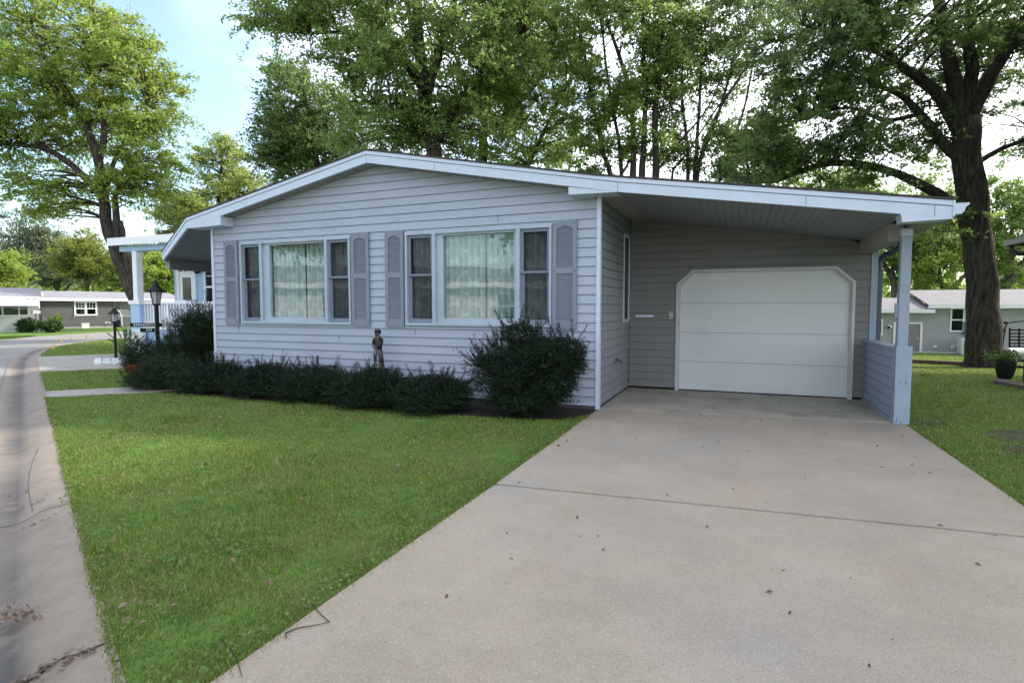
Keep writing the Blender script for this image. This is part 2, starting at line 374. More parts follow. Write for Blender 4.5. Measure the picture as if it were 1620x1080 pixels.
def tree(name, label, base, limbs, blobs, material, lpc=90, leaf=0.16, seed=1, group=None, bark=BARK, clump=0.55, lobed=False, droop=0.0, cat='tree', flare=0.0, twig=0.03, hollow=0.55, twigs=True):
    """limbs: list of (points, r0, r1), the first is the trunk; blobs: (centre, radii, clumps)."""
    rng = np.random.default_rng(seed); random.seed(seed)
    root = empty(name, base, label, cat, group=group)
    mb = MB(); sk = []
    for i, (pts, r0, r1) in enumerate(limbs):
        q = smooth_path(pts, 18 if i == 0 else 14); L = len(q)
        rad = [r0 + (r1 - r0) * (k / (L - 1)) for k in range(L)]
        if i == 0 and flare:
            for k in range(L):
                h = (q[k] - q[0]).length; rad[k] *= 1 + flare * math.exp(-h * 2.6)
        if r0 > 0.06:
            for k in range(L):
                if 0 < k: q[k] = q[k] + Vector((random.gauss(0, 1), random.gauss(0, 1), 0)) * r0 * 0.10
        mb.tube(q, rad, bark, 14 if r0 > 0.2 else 8, jit=0.06 if r0 > 0.1 else 0)
        lo = 0 if i else L // 2
        sk += [(p, rad[k + lo]) for k, p in enumerate(q[lo:])]
    SK = np.array([tuple(p) for p, r in sk]); SR = np.array([r for p, r in sk])
    C = []
    for c, rr, n in blobs:
        d = unit(rng.normal(size=(n, 3))); u = (hollow + (1 - hollow) * rng.random((n, 1)) ** 0.7) if hollow else rng.random((n, 1)) ** (1 / 3)
        C.append(np.array(tuple(c)) + d * u * np.array(rr))
    C = np.concatenate(C); LC = []; AX = []
    for c in C:
        dist = np.linalg.norm(SK - c, axis=1) + np.maximum(0, SK[:, 2] - c[2]) * 1.5
        k = int(np.argmin(dist)); s = Vector(SK[k]); e = Vector(c)
        d = e - s; ln = d.length
        mid = s + d * 0.5 + Vector((random.uniform(-.1, .1), random.uniform(-.1, .1), random.uniform(0.02, .16))) * ln
        r = min(SR[k] * 0.6, twig + 0.008 * ln)
        q = smooth_path([s, mid, e], 6)
        mb.tube(q, [r + (0.006 - r) * (i / (len(q) - 1)) for i in range(len(q))], bark, 5, cap=False)
        m = int(lpc * rng.uniform(0.55, 1.45)); sg = clump * rng.uniform(0.7, 1.3)
        K = 7; outw = unit(np.array(tuple(d)) + np.array([0, 0, .15 * ln]))
        dirs = unit(rng.normal(size=(K, 3)) * np.array([1, 1, .55]) + outw * 0.75 + np.array([0, 0, .12])); Ls = sg * rng.uniform(1.0, 2.6, (K, 1))
        kk_ = rng.integers(0, K, m); t = rng.beta(1.7, 1.1, (m, 1)); dk, Lk = dirs[kk_], Ls[kk_]
        sag = np.zeros((m, 3)); sag[:, 2:] = -(0.16 + droop) * Lk * t ** 2
        o = dk * Lk * t + sag + rng.normal(size=(m, 3)) * np.array([1, 1, .75]) * (leaf * .62)
        LC.append(c + o)
        a = dk * .6 + rng.normal(size=(m, 3)) * .5; a[:, 2] -= 0.55; AX.append(unit(a))
        if twigs:
            for q_ in range(K):
                mb.tube([Vector(c), Vector(c + dirs[q_] * Ls[q_] * .5 + np.array([0, 0, -.04 * Ls[q_, 0]])), Vector(c + dirs[q_] * Ls[q_] + np.array([0, 0, -(.16 + droop) * Ls[q_, 0]]))], [.011, .008, .004], bark, 3, cap=False)
        # leaves along the outer half of the branch
        m2 = int(lpc * 0.22); t = rng.uniform(0.35, 1, (m2, 1))
        LC.append(np.array(tuple(s)) * (1 - t) + c * t + rng.normal(size=(m2, 3)) * sg * 0.5); AX.append(unit(rng.normal(size=(m2, 3)) + np.array([0, 0, -.4])))
    trunk = mb.build('trunk', root, smooth=True, origin=base)
    res = leaf_quads(np.concatenate(LC), leaf, 0.62, 0.6, np.concatenate(AX), lobed, rng)
    crown = np_mesh('crown', res[0], res[1], material, root, base, res[2] if lobed else None)
    return root

def shrub(name, label, base, blobs, material, n, leaf, seed, group=None, spikes=20, cat='shrub', aspect=0.14, shoot=0.25, stems=7, hull=True, spikezone=None):
    """evergreen shrub of many short needle sprays on ellipsoidal masses, with longer shoots breaking the outline."""
    rng = np.random.default_rng(seed); random.seed(seed)
    root = empty(name, base, label, cat, group=group)
    mb = MB()
    tot = sum(b[1][0] * b[1][1] + b[1][0] * b[1][2] for b in blobs)
    CS = []; AX = []; b0 = Vector(base)
    for c, rr, *w in blobs:
        rr = np.array(rr); c = np.array(tuple(c))
        k = int(n * (rr[0] * rr[1] + rr[0] * rr[2]) / tot)
        d = unit(rng.normal(size=(k, 3)))
        # clumpy radius so that the surface breaks up
        rad = np.array([0.80 + 0.42 * noise.noise(Vector(tuple(x * 3.1 + seed))) + 0.22 * noise.noise(Vector(tuple(x * 8.0 + seed))) for x in d])[:, None]
        u = rad * rng.uniform(0.72, 1.0, (k, 1))
        p = c + d * rr * u
        ok = p[:, 2] > base[2] + 0.03
        CS.append(p[ok]); a = d + np.array([0, 0, 0.45]) + rng.normal(size=(k, 3)) * 0.35; AX.append(unit(a)[ok])
        for i in range(int(stems)):
            e = Vector(c) + Vector(tuple(unit(rng.normal(size=3)) * rr * 0.7))
            if e.z < base[2] + .1: e.z = base[2] + .15
            s = b0 + Vector((rng.normal() * .05, rng.normal() * .05, 0))
            mb.tube(smooth_path([s, (s + e) / 2 + Vector((0, 0, .05)), e], 5), [0.02, 0.017, 0.013, 0.01, 0.008, 0.006, 0.005][:len(smooth_path([s, (s + e) / 2, e], 5))], BARK, 5, cap=False)
        for i in range(int(spikes * rr[0])):
            dd = unit(rng.normal(size=3)); dd[2] = abs(dd[2]) * 1.2 + 0.15; dd = unit(dd)
            if spikezone is not None and rng.random() < 0.5: dd = unit(np.array(spikezone) + rng.normal(size=3) * .25)
            s = c + dd * rr * 0.85; ln = shoot * rng.uniform(0.5, 1.3)
            dirv = unit(dd + np.array([0, 0, 0.5]) + rng.normal(size=3) * 0.25); side = unit(np.cross(dirv, rng.normal(size=3)))
            mb.tube([Vector(s), Vector(s + dirv * ln * .5), Vector(s + dirv * ln + np.array([0, 0, ln * .12]))], [0.005, 0.004, 0.002], BARK, 4, cap=False)
            m = 26; t = np.linspace(0.0, 1, m)[:, None]
            pp = s + dirv * ln * t + np.array([0, 0, ln * .12]) * t ** 2
            sg = np.where(np.arange(m)[:, None] % 2 == 0, 1, -1)
            CS.append(pp + side * sg * leaf * .25); AX.append(unit(dirv * 0.8 + side * sg * 0.8 + rng.normal(size=(m, 3)) * .2))
    if mb.v: mb.build('stem', root, origin=base)
    v, q = leaf_quads(np.concatenate(CS), leaf, aspect, 0.3, np.concatenate(AX), False, rng)
    np_mesh('foliage', v, q, material, root, base)
    return root

# ------------------------------------------------------------------ setting: ground, road, kerb, lawns, driveway
M_SOIL = mat('lawn_thatch', (0.085, 0.15, 0.03), 0.95, 0.25, 5, spec=0.1, dirt=(0.11, 0.125, 0.04), dscale=1.6, dlo=0.45, dhi=0.7, bmp=0.6, bscale=45)
M_FARLAWN = mat('far_lawn', (0.09, 0.155, 0.035), 0.9, 0.2, 2.5, spec=0.1, dirt=(0.11, 0.16, 0.04), dscale=0.5, bmp=0.6, bscale=30)
M_ROAD = speckle_mat('worn_asphalt', (0.22, 0.21, 0.20), (0.15, 0.145, 0.14), (0.33, 0.32, 0.30), (0.20, 0.195, 0.19))
M_DRIVE = speckle_mat('exposed_aggregate_concrete', (0.328, 0.274, 0.217), (0.16, 0.132, 0.107), (0.46, 0.40, 0.34), (0.30, 0.21, 0.13))
M_SLAB = mat('smooth_carport_concrete', (0.345, 0.318, 0.27), 0.8, 0.1, 2, dirt=(0.20, 0.175, 0.145), dscale=1.5, dlo=0.5, dhi=0.75, bmp=0.15)
M_WALK = mat('path_concrete', (0.30, 0.278, 0.245), 0.85, 0.12, 3, dirt=(0.2, 0.185, 0.165), dscale=2, bmp=0.2)
M_CRACK = mat('crack_dirt', (0.035, 0.028, 0.022), 0.95)
M_MULCH = mat('dark_mulch', (0.022, 0.016, 0.013), 0.95, 0.4, 25, bmp=1.0, bscale=40)

def kerb_mat():
    m = bpy.data.materials.new('kerb_concrete'); nt, bs = nodes_of(m)
    uv = nt.nodes.new('ShaderNodeTexCoord'); s = nt.nodes.new('ShaderNodeSeparateXYZ'); nt.links.new(uv.outputs['UV'], s.inputs[0])
    c = mixcol(nt, noise_fac(nt, 4.5, 0.3, 0.7, detail=9), (0.185, 0.150, 0.118), (0.27, 0.224, 0.18))
    c = mixcol(nt, noise_fac(nt, 70, 0.54, 0.74, detail=3), c, (0.15, 0.13, 0.115))
    # silt stain lying in the gutter line: a mark across the profile (v = metres from the grass edge)
    r = nt.nodes.new('ShaderNodeValToRGB'); cr = r.color_ramp
    pos = [(0.10, 0), (0.24, .25), (0.33, 1), (0.42, .75), (0.56, 0)]
    while len(cr.elements) < 5: cr.elements.new(0.5)
    for e, (p, vv) in zip(cr.elements, pos): e.position = p; e.color = (vv, vv, vv, 1)
    nt.links.new(s.outputs[1], r.inputs[0])
    mm = nt.nodes.new('ShaderNodeMath'); mm.operation = 'MULTIPLY'
    nt.links.new(r.outputs[0], mm.inputs[0]); nt.links.new(noise_fac(nt, 0.55, 0.15, 0.6, detail=9, rough=.5), mm.inputs[1])
    c = mixcol(nt, mm.outputs[0], c, (0.062, 0.058, 0.057))
    c = mixcol(nt, noise_fac(nt, 4.5, 0.58, 0.8, detail=9), c, (0.20, 0.16, 0.13))
    nt.links.new(c, bs.inputs['Base Color']); bs.inputs['Roughness'].default_value = 0.85
    bump(nt, bs, noise_fac(nt, 120, 0.2, 0.8, detail=3), 0.3, 0.004)
    return m
M_KERB = kerb_mat()

# the kerb line (edge of the grass), from behind the photographer round the corner
KD = Vector((-0.8944, 0.4472, 0)); KN = Vector((-0.4472, -0.8944, 0))
kerb_pts = [Vector((14.0, -6.74, 0)), Vector((6, -2.74, 0)), Vector((2, -.74, 0)), Vector((-2.26, 1.39, 0)), Vector((-3.84, 2.17, 0)), Vector((-5.39, 2.94, 0)), Vector((-9.26, 4.9, 0)), Vector((-11.47, 5.98, 0)), Vector((-14.92, 7.7, 0)),
            Vector((-20.3, 10.45, 0)), Vector((-22.6, 11.75, 0)), Vector((-24.6, 13.2, 0)), Vector((-26.5, 14.9, 0)), Vector((-27.7, 16.6, 0)), Vector((-28.4, 18.6, 0)), Vector((-28.9, 22, 0)), Vector((-29.5, 30, 0)), Vector((-31, 60, 0)), Vector((-33, 120, 0))]
kerb_line = []
for a_, b_ in zip(kerb_pts[:-1], kerb_pts[1:]):
    k_ = max(1, int((b_ - a_).length / .7)); kerb_line += [a_.lerp(b_, i / k_) for i in range(k_)]
kerb_line.append(kerb_pts[-1])
for _ in range(14): kerb_line = [kerb_line[0]] + [(kerb_line[i - 1] + kerb_line[i] * 2 + kerb_line[i + 1]) / 4 for i in range(1, len(kerb_line) - 1)] + [kerb_line[-1]]
mb = MB(); prof = [(-0.02, 0.0), (0.05, -0.002), (0.12, -0.012), (0.2, -0.036), (0.28, -0.066), (0.34, -0.078), (0.44, -0.072), (0.62, -0.060)]
rows = []
for i, p in enumerate(kerb_line):
    t = (kerb_line[min(i + 1, len(kerb_line) - 1)] - kerb_line[max(i - 1, 0)]).normalized(); nrm = Vector((-t.y, t.x, 0))
    rows.append([p + nrm * u + Vector((0, 0, z)) for u, z in prof])
k = mb.mi(M_KERB); uvs = []; dist = 0
for r in rows: mb.v += [tuple(q) for q in r]
np_ = len(prof)
for i in range(len(rows) - 1):
    for j in range(np_ - 1):
        mb.f.append((i * np_ + j, (i + 1) * np_ + j, (i + 1) * np_ + j + 1, i * np_ + j + 1)); mb.m.append(k)
kerb = mb.build('kerb', smooth=True); kerb['kind'] = 'structure'
uvl = kerb.data.uv_layers.new(name='UVMap')
for l in kerb.data.loops:
    uvl.data[l.index].uv = (l.vertex_index // np_ * 0.7, prof[l.vertex_index % np_][0])

def flat(name, pts, z, m, kind='structure', h=None):
    mb = MB()
    if h: mb.prism([(p[0], p[1], z - h) for p in pts], (0, 0, h), m)
    else: mb.poly([(p[0], p[1], z) for p in pts], m)
    o = mb.build(name); o['kind'] = kind
    return o
# one big sheet to the horizon (with the dip behind the house on the right), under everything else
gm = MB(); kk = gm.mi(M_FARLAWN)
xs = [-900, -300, -120, -60, -30, -15, -8, -4] + [0, 2.5] + [2.8 + .25 * i for i in range(10)] + [6, 8, 12, 20, 40, 80, 160, 400, 900]
ys = [-900, -300, -90, -40, -15, -5, 0, 4, 8, 11] + list(range(12, 38)) + [42, 50, 70, 110, 200, 450, 900]
for y in ys:
    for x in xs: gm.v.append((x, y, gz(x, y) - 0.15))
nx = len(xs)
for j in range(len(ys) - 1):
    for i in range(nx - 1): gm.f.append((j * nx + i, j * nx + i + 1, (j + 1) * nx + i + 1, (j + 1) * nx + i)); gm.m.append(kk)
gnd = gm.build('ground'); gnd['kind'] = 'structure'
# road: everything between the kerb and the far side
road_pts = [(p + Vector((0, 0, 0))) for p in [r[-1] for r in rows]]
far_edge = [(-47, 120), (-42, 40), (-38.6, 25.2), (-37.4, 22.4), (-36.5, 20.2), (-35.6, 18.3), (-34.2, 16.6), (-32.5, 14.0), (-31.8, 11), (-32, 7.8), (-24, 3.6), (-5.8, -5.6), (12, -14.5)]
road = flat('road', [(p.x, p.y) for p in road_pts] + far_edge, -0.062, M_ROAD)
# our block: lawn sheet
blk = MB(); kk = blk.mi(M_SOIL)
lawn_pts = [(p.x, p.y) for p in kerb_line]
def grid_lawn():
    # strips of constant x east of x=2.5 follow the dip; the rest is level
    pl = [p for p in kerb_line if p.x < 2.6]
    blk.poly([(2.5, pl[0].y - .2, -0.004)] + [(p.x, p.y, -0.004) for p in pl] + [(2.5, 120, -0.004)], M_SOIL)
    xs2 = [2.5, 2.8, 3.1, 3.4, 3.7, 4.0, 4.3, 4.6, 4.9, 5.2, 6, 8, 12, 20, 40, 80]
    ys2 = [-2.2, 2, 6, 10] + list(range(12, 37)) + [40, 60, 120]
    b = len(blk.v)
    for y in ys2:
        for x in xs2: blk.v.append((x, max(y, -1.05 - (x - 2.5) * .5), gz(x, y) - 0.004))
    n = len(xs2)
    for j in range(len(ys2) - 1):
        for i in range(n - 1): blk.f.append((b + j * n + i, b + j * n + i + 1, b + (j + 1) * n + i + 1, b + (j + 1) * n + i)); blk.m.append(kk)
grid_lawn()
lawn = blk.build('lawn'); lawn['kind'] = 'structure'
flat('far_lawn', [(-47, 120), (-42, 40), (-38.6, 25.2), (-37.4, 22.4), (-36.5, 20.2), (-35.6, 18.3), (-36.8, 16.9), (-44, 12.5), (-90, 0), (-200, 60), (-150, 120)], 0.0, M_FARLAWN, h=.12)
flat('far_lawn', [(-31.8, 11), (-32, 7.8), (-24, 3.6), (-5.8, -5.6), (12, -14.5), (12, -60), (-120, -60), (-120, 6), (-44, 11.0), (-36, 13.5)], 0.0, M_FARLAWN, h=.12)
# driveway slabs with an open joint
def slab(name, pts, z, m, bev=0.012):
    bm = bmesh.new(); vs = [bm.verts.new((p[0], p[1], z)) for p in pts]; f = bm.faces.new(vs)
    r = bmesh.ops.extrude_face_region(bm, geom=[f])
    bmesh.ops.translate(bm, vec=(0, 0, -0.12), verts=[e for e in r['geom'] if isinstance(e, bmesh.types.BMVert)])
    bmesh.ops.recalc_face_normals(bm, faces=bm.faces)
    ed = [e for e in bm.edges if all(abs(v.co.z - z) < 1e-5 for v in e.verts)]
    bmesh.ops.bevel(bm, geom=ed, offset=bev, segments=2, affect='EDGES')
    me = bpy.data.meshes.new(name); bm.to_mesh(me); bm.free(); me.materials.append(m)
    o = bpy.data.objects.new(name, me); COL.objects.link(o); o['kind'] = 'structure'; return o
slab('driveway', [(-1.93, 1.22), (2.06, -.72), (2.03, 4.558), (-1.89, 4.218)], 0.012, M_DRIVE, .008)
slab('driveway', [(-1.89, 4.238), (2.03, 4.578), (2.01, 8.46), (1.9, 8.46), (-1.905, 8.02)], 0.012, M_DRIVE, .008)
flat('driveway_joint', [(-1.86, 4.19), (2.0, 4.53), (2.0, 4.61), (-1.86, 4.26)], 0.002, M_CRACK)
slab('carport_floor', [(-1.905, 8.035), (1.9, 8.475), (1.9, 10.46), (-1.905, 10.46)], 0.014, M_SLAB, 0.006)
slab('front_path', [(-11.55, 6.03), (-10.72, 5.62), (-9.2, 7.15), (-9.75, 7.75)], 0.008, M_WALK, 0.008)
slab('side_driveway', [(-15.25, 7.87), (-12.9, 10.6), (-12.2, 13.5), (-17.6, 13.6), (-19.9, 10.25)], 0.006, M_WALK, 0.008)
flat('planting_bed', [(-9.7, 8.0), (-1.91, 8.0), (-1.93, 7.62), (-2.15, 7.15), (-3.0, 6.9), (-5.0, 6.85), (-9.6, 6.75), (-10.4, 7.1), (-12.4, 8.1), (-12.4, 8.9), (-9.7, 8.9)], 0.006, M_MULCH)
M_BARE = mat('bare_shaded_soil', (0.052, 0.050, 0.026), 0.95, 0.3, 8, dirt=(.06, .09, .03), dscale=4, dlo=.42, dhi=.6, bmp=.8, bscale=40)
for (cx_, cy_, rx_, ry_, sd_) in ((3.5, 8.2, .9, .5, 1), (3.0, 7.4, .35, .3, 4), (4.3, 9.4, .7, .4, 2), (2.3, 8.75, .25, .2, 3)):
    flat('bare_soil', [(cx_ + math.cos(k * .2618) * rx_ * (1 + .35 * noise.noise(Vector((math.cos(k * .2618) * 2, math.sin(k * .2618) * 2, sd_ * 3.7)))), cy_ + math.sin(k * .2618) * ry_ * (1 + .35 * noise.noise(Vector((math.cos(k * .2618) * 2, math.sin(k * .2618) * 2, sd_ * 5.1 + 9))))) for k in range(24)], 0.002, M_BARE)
# cracks and joints across the gutter
M_TAR = mat('faded_tar_line', (0.10, 0.09, 0.082), 0.9)
def crack(pts, w, z=0.004, m=None):
    mb = MB(); q = smooth_path([Vector(p) for p in pts], 24)
    for i in range(len(q) - 1):
        d = (q[i + 1] - q[i]).normalized(); s = Vector((-d.y, d.x, 0)) * w * .5
        a = w * .35
        mb.poly([q[i] - s + Vector((0, 0, z)), q[i + 1] - s + Vector((0, 0, z)), q[i + 1] + s + Vector((0, 0, z)), q[i] + s + Vector((0, 0, z))], m or M_CRACK)
    o = mb.build('kerb_joint'); o['kind'] = 'structure'
def on_kerb(s, u):   # s = metres along the straight kerb from (-2.26,1.39), u = metres out from the grass edge
    z = np.interp(u, [p[0] for p in prof], [p[1] for p in prof])
    return Vector((-2.26, 1.39, 0)) + KD * s + KN * u + Vector((0, 0, float(z)))
for s, w in ((0.38, 0.016), (2.75, 0.008), (5.4, .008), (8.2, .008), (10.4, .01), (14.0, .008), (16.5, .008)):
    crack([on_kerb(s + random.uniform(-.03, .03) + (0.10 * u if s < 1 else 0.04 * math.sin(9 * u)), u) for u in (0.01, 0.1, 0.18, 0.26, 0.34, 0.44, 0.61)], w)
crack([on_kerb(2.9 + t, 0.24 + 0.05 * math.sin(t * 1.3) - .03 * t) for t in (0, .4, .8, 1.3, 1.8, 2.4)], 0.007, m=M_TAR)
crack([on_kerb(t, 0.63) + Vector((0, 0, .002)) for t in (3, 6, 9, 12, 16, 20)], 0.007, m=M_TAR)

# ------------------------------------------------------------------ siding
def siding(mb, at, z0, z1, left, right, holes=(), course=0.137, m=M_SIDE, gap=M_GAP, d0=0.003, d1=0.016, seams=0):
    """lapped boards. at(u, off, z) -> point; left/right: functions of z giving the extent along u; holes: (u0,u1,za,zb)."""
    zs = []
    z = z0
    while z < z1 - 1e-4:
        zt = min(z + course, z1)
        cuts = sorted({z, zt} | {h for hh in holes for h in hh[2:] if z < h < zt})
        for a, b in zip(cuts[:-1], cuts[1:]):
            off = lambda q: d1 + (d0 - d1) * (q - z) / course
            ua0, ua1, ub0, ub1 = left(a), right(a), left(b), right(b)
            segs = [((ua0, ub0), (ua1, ub1))]
            mid = (a + b) / 2
            for h in holes:
                if h[2] < mid < h[3]:
                    new = []
                    for s, e in segs:
                        if h[0] > s[0] and h[1] < e[0]:
                            new += [(s, (h[0], h[0])), ((h[1], h[1]), e)]
                        elif h[0] <= s[0] and h[1] < e[0] and h[1] > s[0]: new.append(((h[1], h[1]), e))
                        elif h[0] > s[0] and h[1] >= e[0] and h[0] < e[0]: new.append((s, (h[0], h[0])))
                        elif h[0] <= s[0] and h[1] >= e[0]: pass
                        else: new.append((s, e))
                    segs = new
            for s, e in segs:
                if e[0] - s[0] < 1e-3 and e[1] - s[1] < 1e-3: continue
                mb.poly([at(s[0], off(a), a), at(e[0], off(a), a), at(e[1], off(b), b), at(s[1], off(b), b)], m)
                if a == z:
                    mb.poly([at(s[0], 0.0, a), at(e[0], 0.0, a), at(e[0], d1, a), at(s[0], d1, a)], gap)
                    mb.poly([at(s[0], d1 + .0006, a), at(e[0], d1 + .0006, a), at(e[0], d1 - .0007, a + .006), at(s[0], d1 - .0007, a + .006)], gap)  # dark faces paint the shadow line under each lap
        z = zt

# ------------------------------------------------------------------ the house
FY, WY, GY = 7.72, 8.01, 10.42       # fascia plane, front wall, garage wall
house = empty('house', (-3.8, WY, 0), 'low pale blue-grey house with long gable roof, open carport and white garage door', 'house')
HB = Vector((-3.8, WY, 0))
class HM(MB):
    def build(s, name, parent=house, smooth=False, origin=None):
        o = MB.build(s, name, parent, smooth, HB if parent is house else None)
        return o
def sub(mb, name, parent, smooth=False):      # sub-part of a house part (parents carry the house offset in their vertices)
    return MB.build(mb, name, parent, smooth, HB)
RP = [(-12.67, 2.80), (-9.94, 3.235), (-5.73, 4.07), (-1.9, 3.325), (2.2, 2.695)]
def roof_z(x):
    return float(np.interp(x, [p[0] for p in RP], [p[1] for p in RP]))
FH = 0.19
# windows in the front wall
W1 = (-8.885, -6.30, 1.205, 2.735); W2 = (-5.175, -2.615, 1.21, 2.735)
holes = [(w[0] + .03, w[1] - .03, w[2] + .03, w[3] - .03) for w in (W1, W2)]
mb = HM()
lf = lambda z: float(np.interp(z, [3.13, 3.895], [-9.60, -5.73]))
rf = lambda z: float(np.interp(z, [3.155, 3.895], [-1.93, -5.73]))
siding(mb, lambda u, o, z: (u, WY - o, z), 0.05, 3.895, lf, rf, holes)
for x, i in ((-9.0, 7), (-5.02, 7), (-6.6, 6), (-4.3, 5), (-7.9, 4), (-3.5, 20), (-6.9, 19)):
    z = 0.05 + .137 * i; mb.box(x, x + .004, WY - .015, WY - .003, z + .008, z + .13, M_GAP)
for x0, x1 in ((-9.6, -1.93),): mb.box(x0, x1, WY + .002, WY + .05, -0.05, 0.05, M_GAP)
mb.build('wall')
# side wall to the carport
SWIN = (9.82, 10.37, 1.25, 2.80)
mb = HM()
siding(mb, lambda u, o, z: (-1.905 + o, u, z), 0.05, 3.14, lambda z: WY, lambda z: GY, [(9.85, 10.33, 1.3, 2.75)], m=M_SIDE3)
mb.box(-1.96, -1.908, WY + .05, GY, -0.02, 0.05, M_GAP)
mb.build('wall')
# garage wall
def ceil_z(x): return roof_z(x) - FH
mb = HM()
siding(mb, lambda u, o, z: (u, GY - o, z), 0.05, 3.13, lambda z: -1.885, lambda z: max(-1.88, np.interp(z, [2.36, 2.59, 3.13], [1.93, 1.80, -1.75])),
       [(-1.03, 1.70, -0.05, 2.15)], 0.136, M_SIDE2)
mb.box(1.93, 2.02, GY - .03, GY + .1, 0.0, 2.46, M_TRIM2)
mb.build('wall')
# closed shell behind (outer walls out of sight from here, floor, back)
mb = HM()
siding(mb, lambda u, o, z: (-9.62 - o, u, z), 0.05, 3.06, lambda z: WY, lambda z: 20.0)
mb.build('wall')
mb = HM()
mb.box(-9.6, 1.95, 19.9, 20.0, 0, 3.1, M_SIDE); mb.box(-9.58, -1.95, WY + .3, 19.9, 0.02, 0.1, M_DARK)
mb.box(1.95, 2.0, GY + .1, 17.0, 0, 2.5, M_SIDE); mb.box(-1.9, 1.95, 17.0, 17.1, 0, 3.0, M_SIDE)
mb.box(-1.99, -1.95, WY + .1, 17.0, 0.02, 3.1, M_DARK) if False else None
for w in (W1, W2):                       # shallow dark rooms behind the curtains
    x0, x1 = w[0] - .3, w[1] + .3; y0, y1 = WY + .06, WY + 1.2
    mb.box(x0, x1, y1, y1 + .03, .6, 3.0, M_DARK); mb.box(x0 - .03, x0, y0, y1, .6, 3.0, M_DARK); mb.box(x1, x1 + .03, y0, y1, .6, 3.0, M_DARK)
    mb.box(x0, x1, y0, y1, .57, .6, M_DARK); mb.box(x0, x1, y0, y1, 3.0, 3.03, M_DARK)
mb.build('shell')
# corner trims
for x0, x1, y0, y1, z1 in ((-9.655, -9.595, WY - .03, WY + .045, 3.06), (-1.935, -1.875, WY - .03, WY + .05, 3.12)):
    mb = HM(); mb.box(x0, x1, y0, y1, 0.01, z1, M_TRIM); mb.build('corner_trim')
# roof: shingle sheet, hip cut over the side porch
mb = HM(); T = 0.032
def rpt(x, y, dz=0): return (x, y, roof_z(x) + dz)
OV = 0.035
def roof_piece(poly):
    top = [rpt(x, y, T) for x, y in poly]; bot = [rpt(x, y, 0.003) for x, y in poly]
    mb.poly(top, M_SHING); mb.poly(bot[::-1], M_SHING)
    n = len(poly)
    for i in range(n): mb.poly([bot[i], bot[(i + 1) % n], top[(i + 1) % n], top[i]], M_SHING)
roof_piece([(-12.72, 9.16), (-9.94, FY - OV), (-9.94, 20.3), (-12.72, 20.3)])
roof_piece([(-9.94, FY - OV), (-5.73, FY - OV), (-5.73, 20.3), (-9.94, 20.3)])
roof_piece([(-5.73, FY - OV), (-1.9, FY - OV), (-1.9, 20.3), (-5.73, 20.3)])
roof_piece([(-1.9, FY - OV), (2.2, FY - OV), (2.2, 17.3), (-1.9, 17.3)])
roof = mb.build('roof')
# fascia boards: a narrow proud strip over a wide board
def fascia(pts, y=None):
    mb = HM()
    for (x0, y0), (x1, y1) in zip(pts[:-1], pts[1:]):
        a = Vector((x0, y0, roof_z(x0))); b = Vector((x1, y1, roof_z(x1)))
        d = (b - a); n = Vector((d.y, -d.x, 0)).normalized()
        for t, za, zb, fm_ in ((0.028, 0.0, -0.055, M_TRIM), (0.004, -0.055, -0.063, M_GAP), (0.018, -0.063, -FH, M_TRIM)):
            q = [a + Vector((0, 0, za)), b + Vector((0, 0, za)), b + Vector((0, 0, zb)), a + Vector((0, 0, zb))]
            mb.prism([p - n * .03 for p in q], n * (.03 + t), fm_)
    return mb.build('fascia')
fascia([(-5.73, FY), (-1.58, FY)]); fascia([(-1.578, FY), (2.195, FY)]); fascia([(-9.94, FY), (-5.732, FY)])
fascia([(-12.70, 9.19), (-9.942, FY)])
# fascia joints
for x in (-5.73, -4.45, -1.58, 0.72, 2.02):
    mb = HM(); z = roof_z(x); mb.box(x - .0025, x + .0025, FY - .0195, FY - .01, z - FH + .005, z - .062, M_GAP); mb.build('fascia_joint')
# front soffit following the gable
mb = HM()
for x0, x1 in ((-9.94, -5.73), (-5.73, -1.6)):
    n = 26
    for i in range(n):
        a = x0 + (x1 - x0) * i / n; b = x0 + (x1 - x0) * (i + 1) / n
        za, zb = roof_z(a) - FH + .012, roof_z(b) - FH + .012
        mb.poly([(a, FY, za), (b - .012, FY, zb), (b - .012, WY + .02, zb), (a, WY + .02, za)], M_SOF)
        mb.poly([(b - .012, FY, zb + .008), (b, FY, zb + .008), (b, WY + .02, zb + .008), (b - .012, WY + .02, zb + .008)], M_GAP)
mb.build('soffit')
# boxed returns at both ends of the gable
mb = HM()
zl = roof_z(-9.94) - FH
mb.prism([(-9.94, FY - .017, zl - .002), (-9.94, FY - .017, 3.035), (-9.05, FY - .017, 3.05), (-9.05, FY - .017, roof_z(-9.05) - FH)], (0, WY - FY, 0), M_TRIM)
mb.build('box_return')
mb = HM()
mb.prism([(-2.28, FY - .017, roof_z(-2.28) - FH), (-2.28, FY - .017, 3.10), (-1.60, FY - .017, 3.085), (-1.60, FY - .017, roof_z(-1.60) - FH)], (0, WY - FY + .01, 0), M_TRIM)
mb.build('box_return')
mb = HM()
mb.prism([(-1.9, WY, 3.135), (-1.9, WY, 3.10), (-1.60, WY, 3.087), (-1.60, WY, 3.10)], (0, GY - WY - .02, 0), M_SOF)
mb.build('soffit')
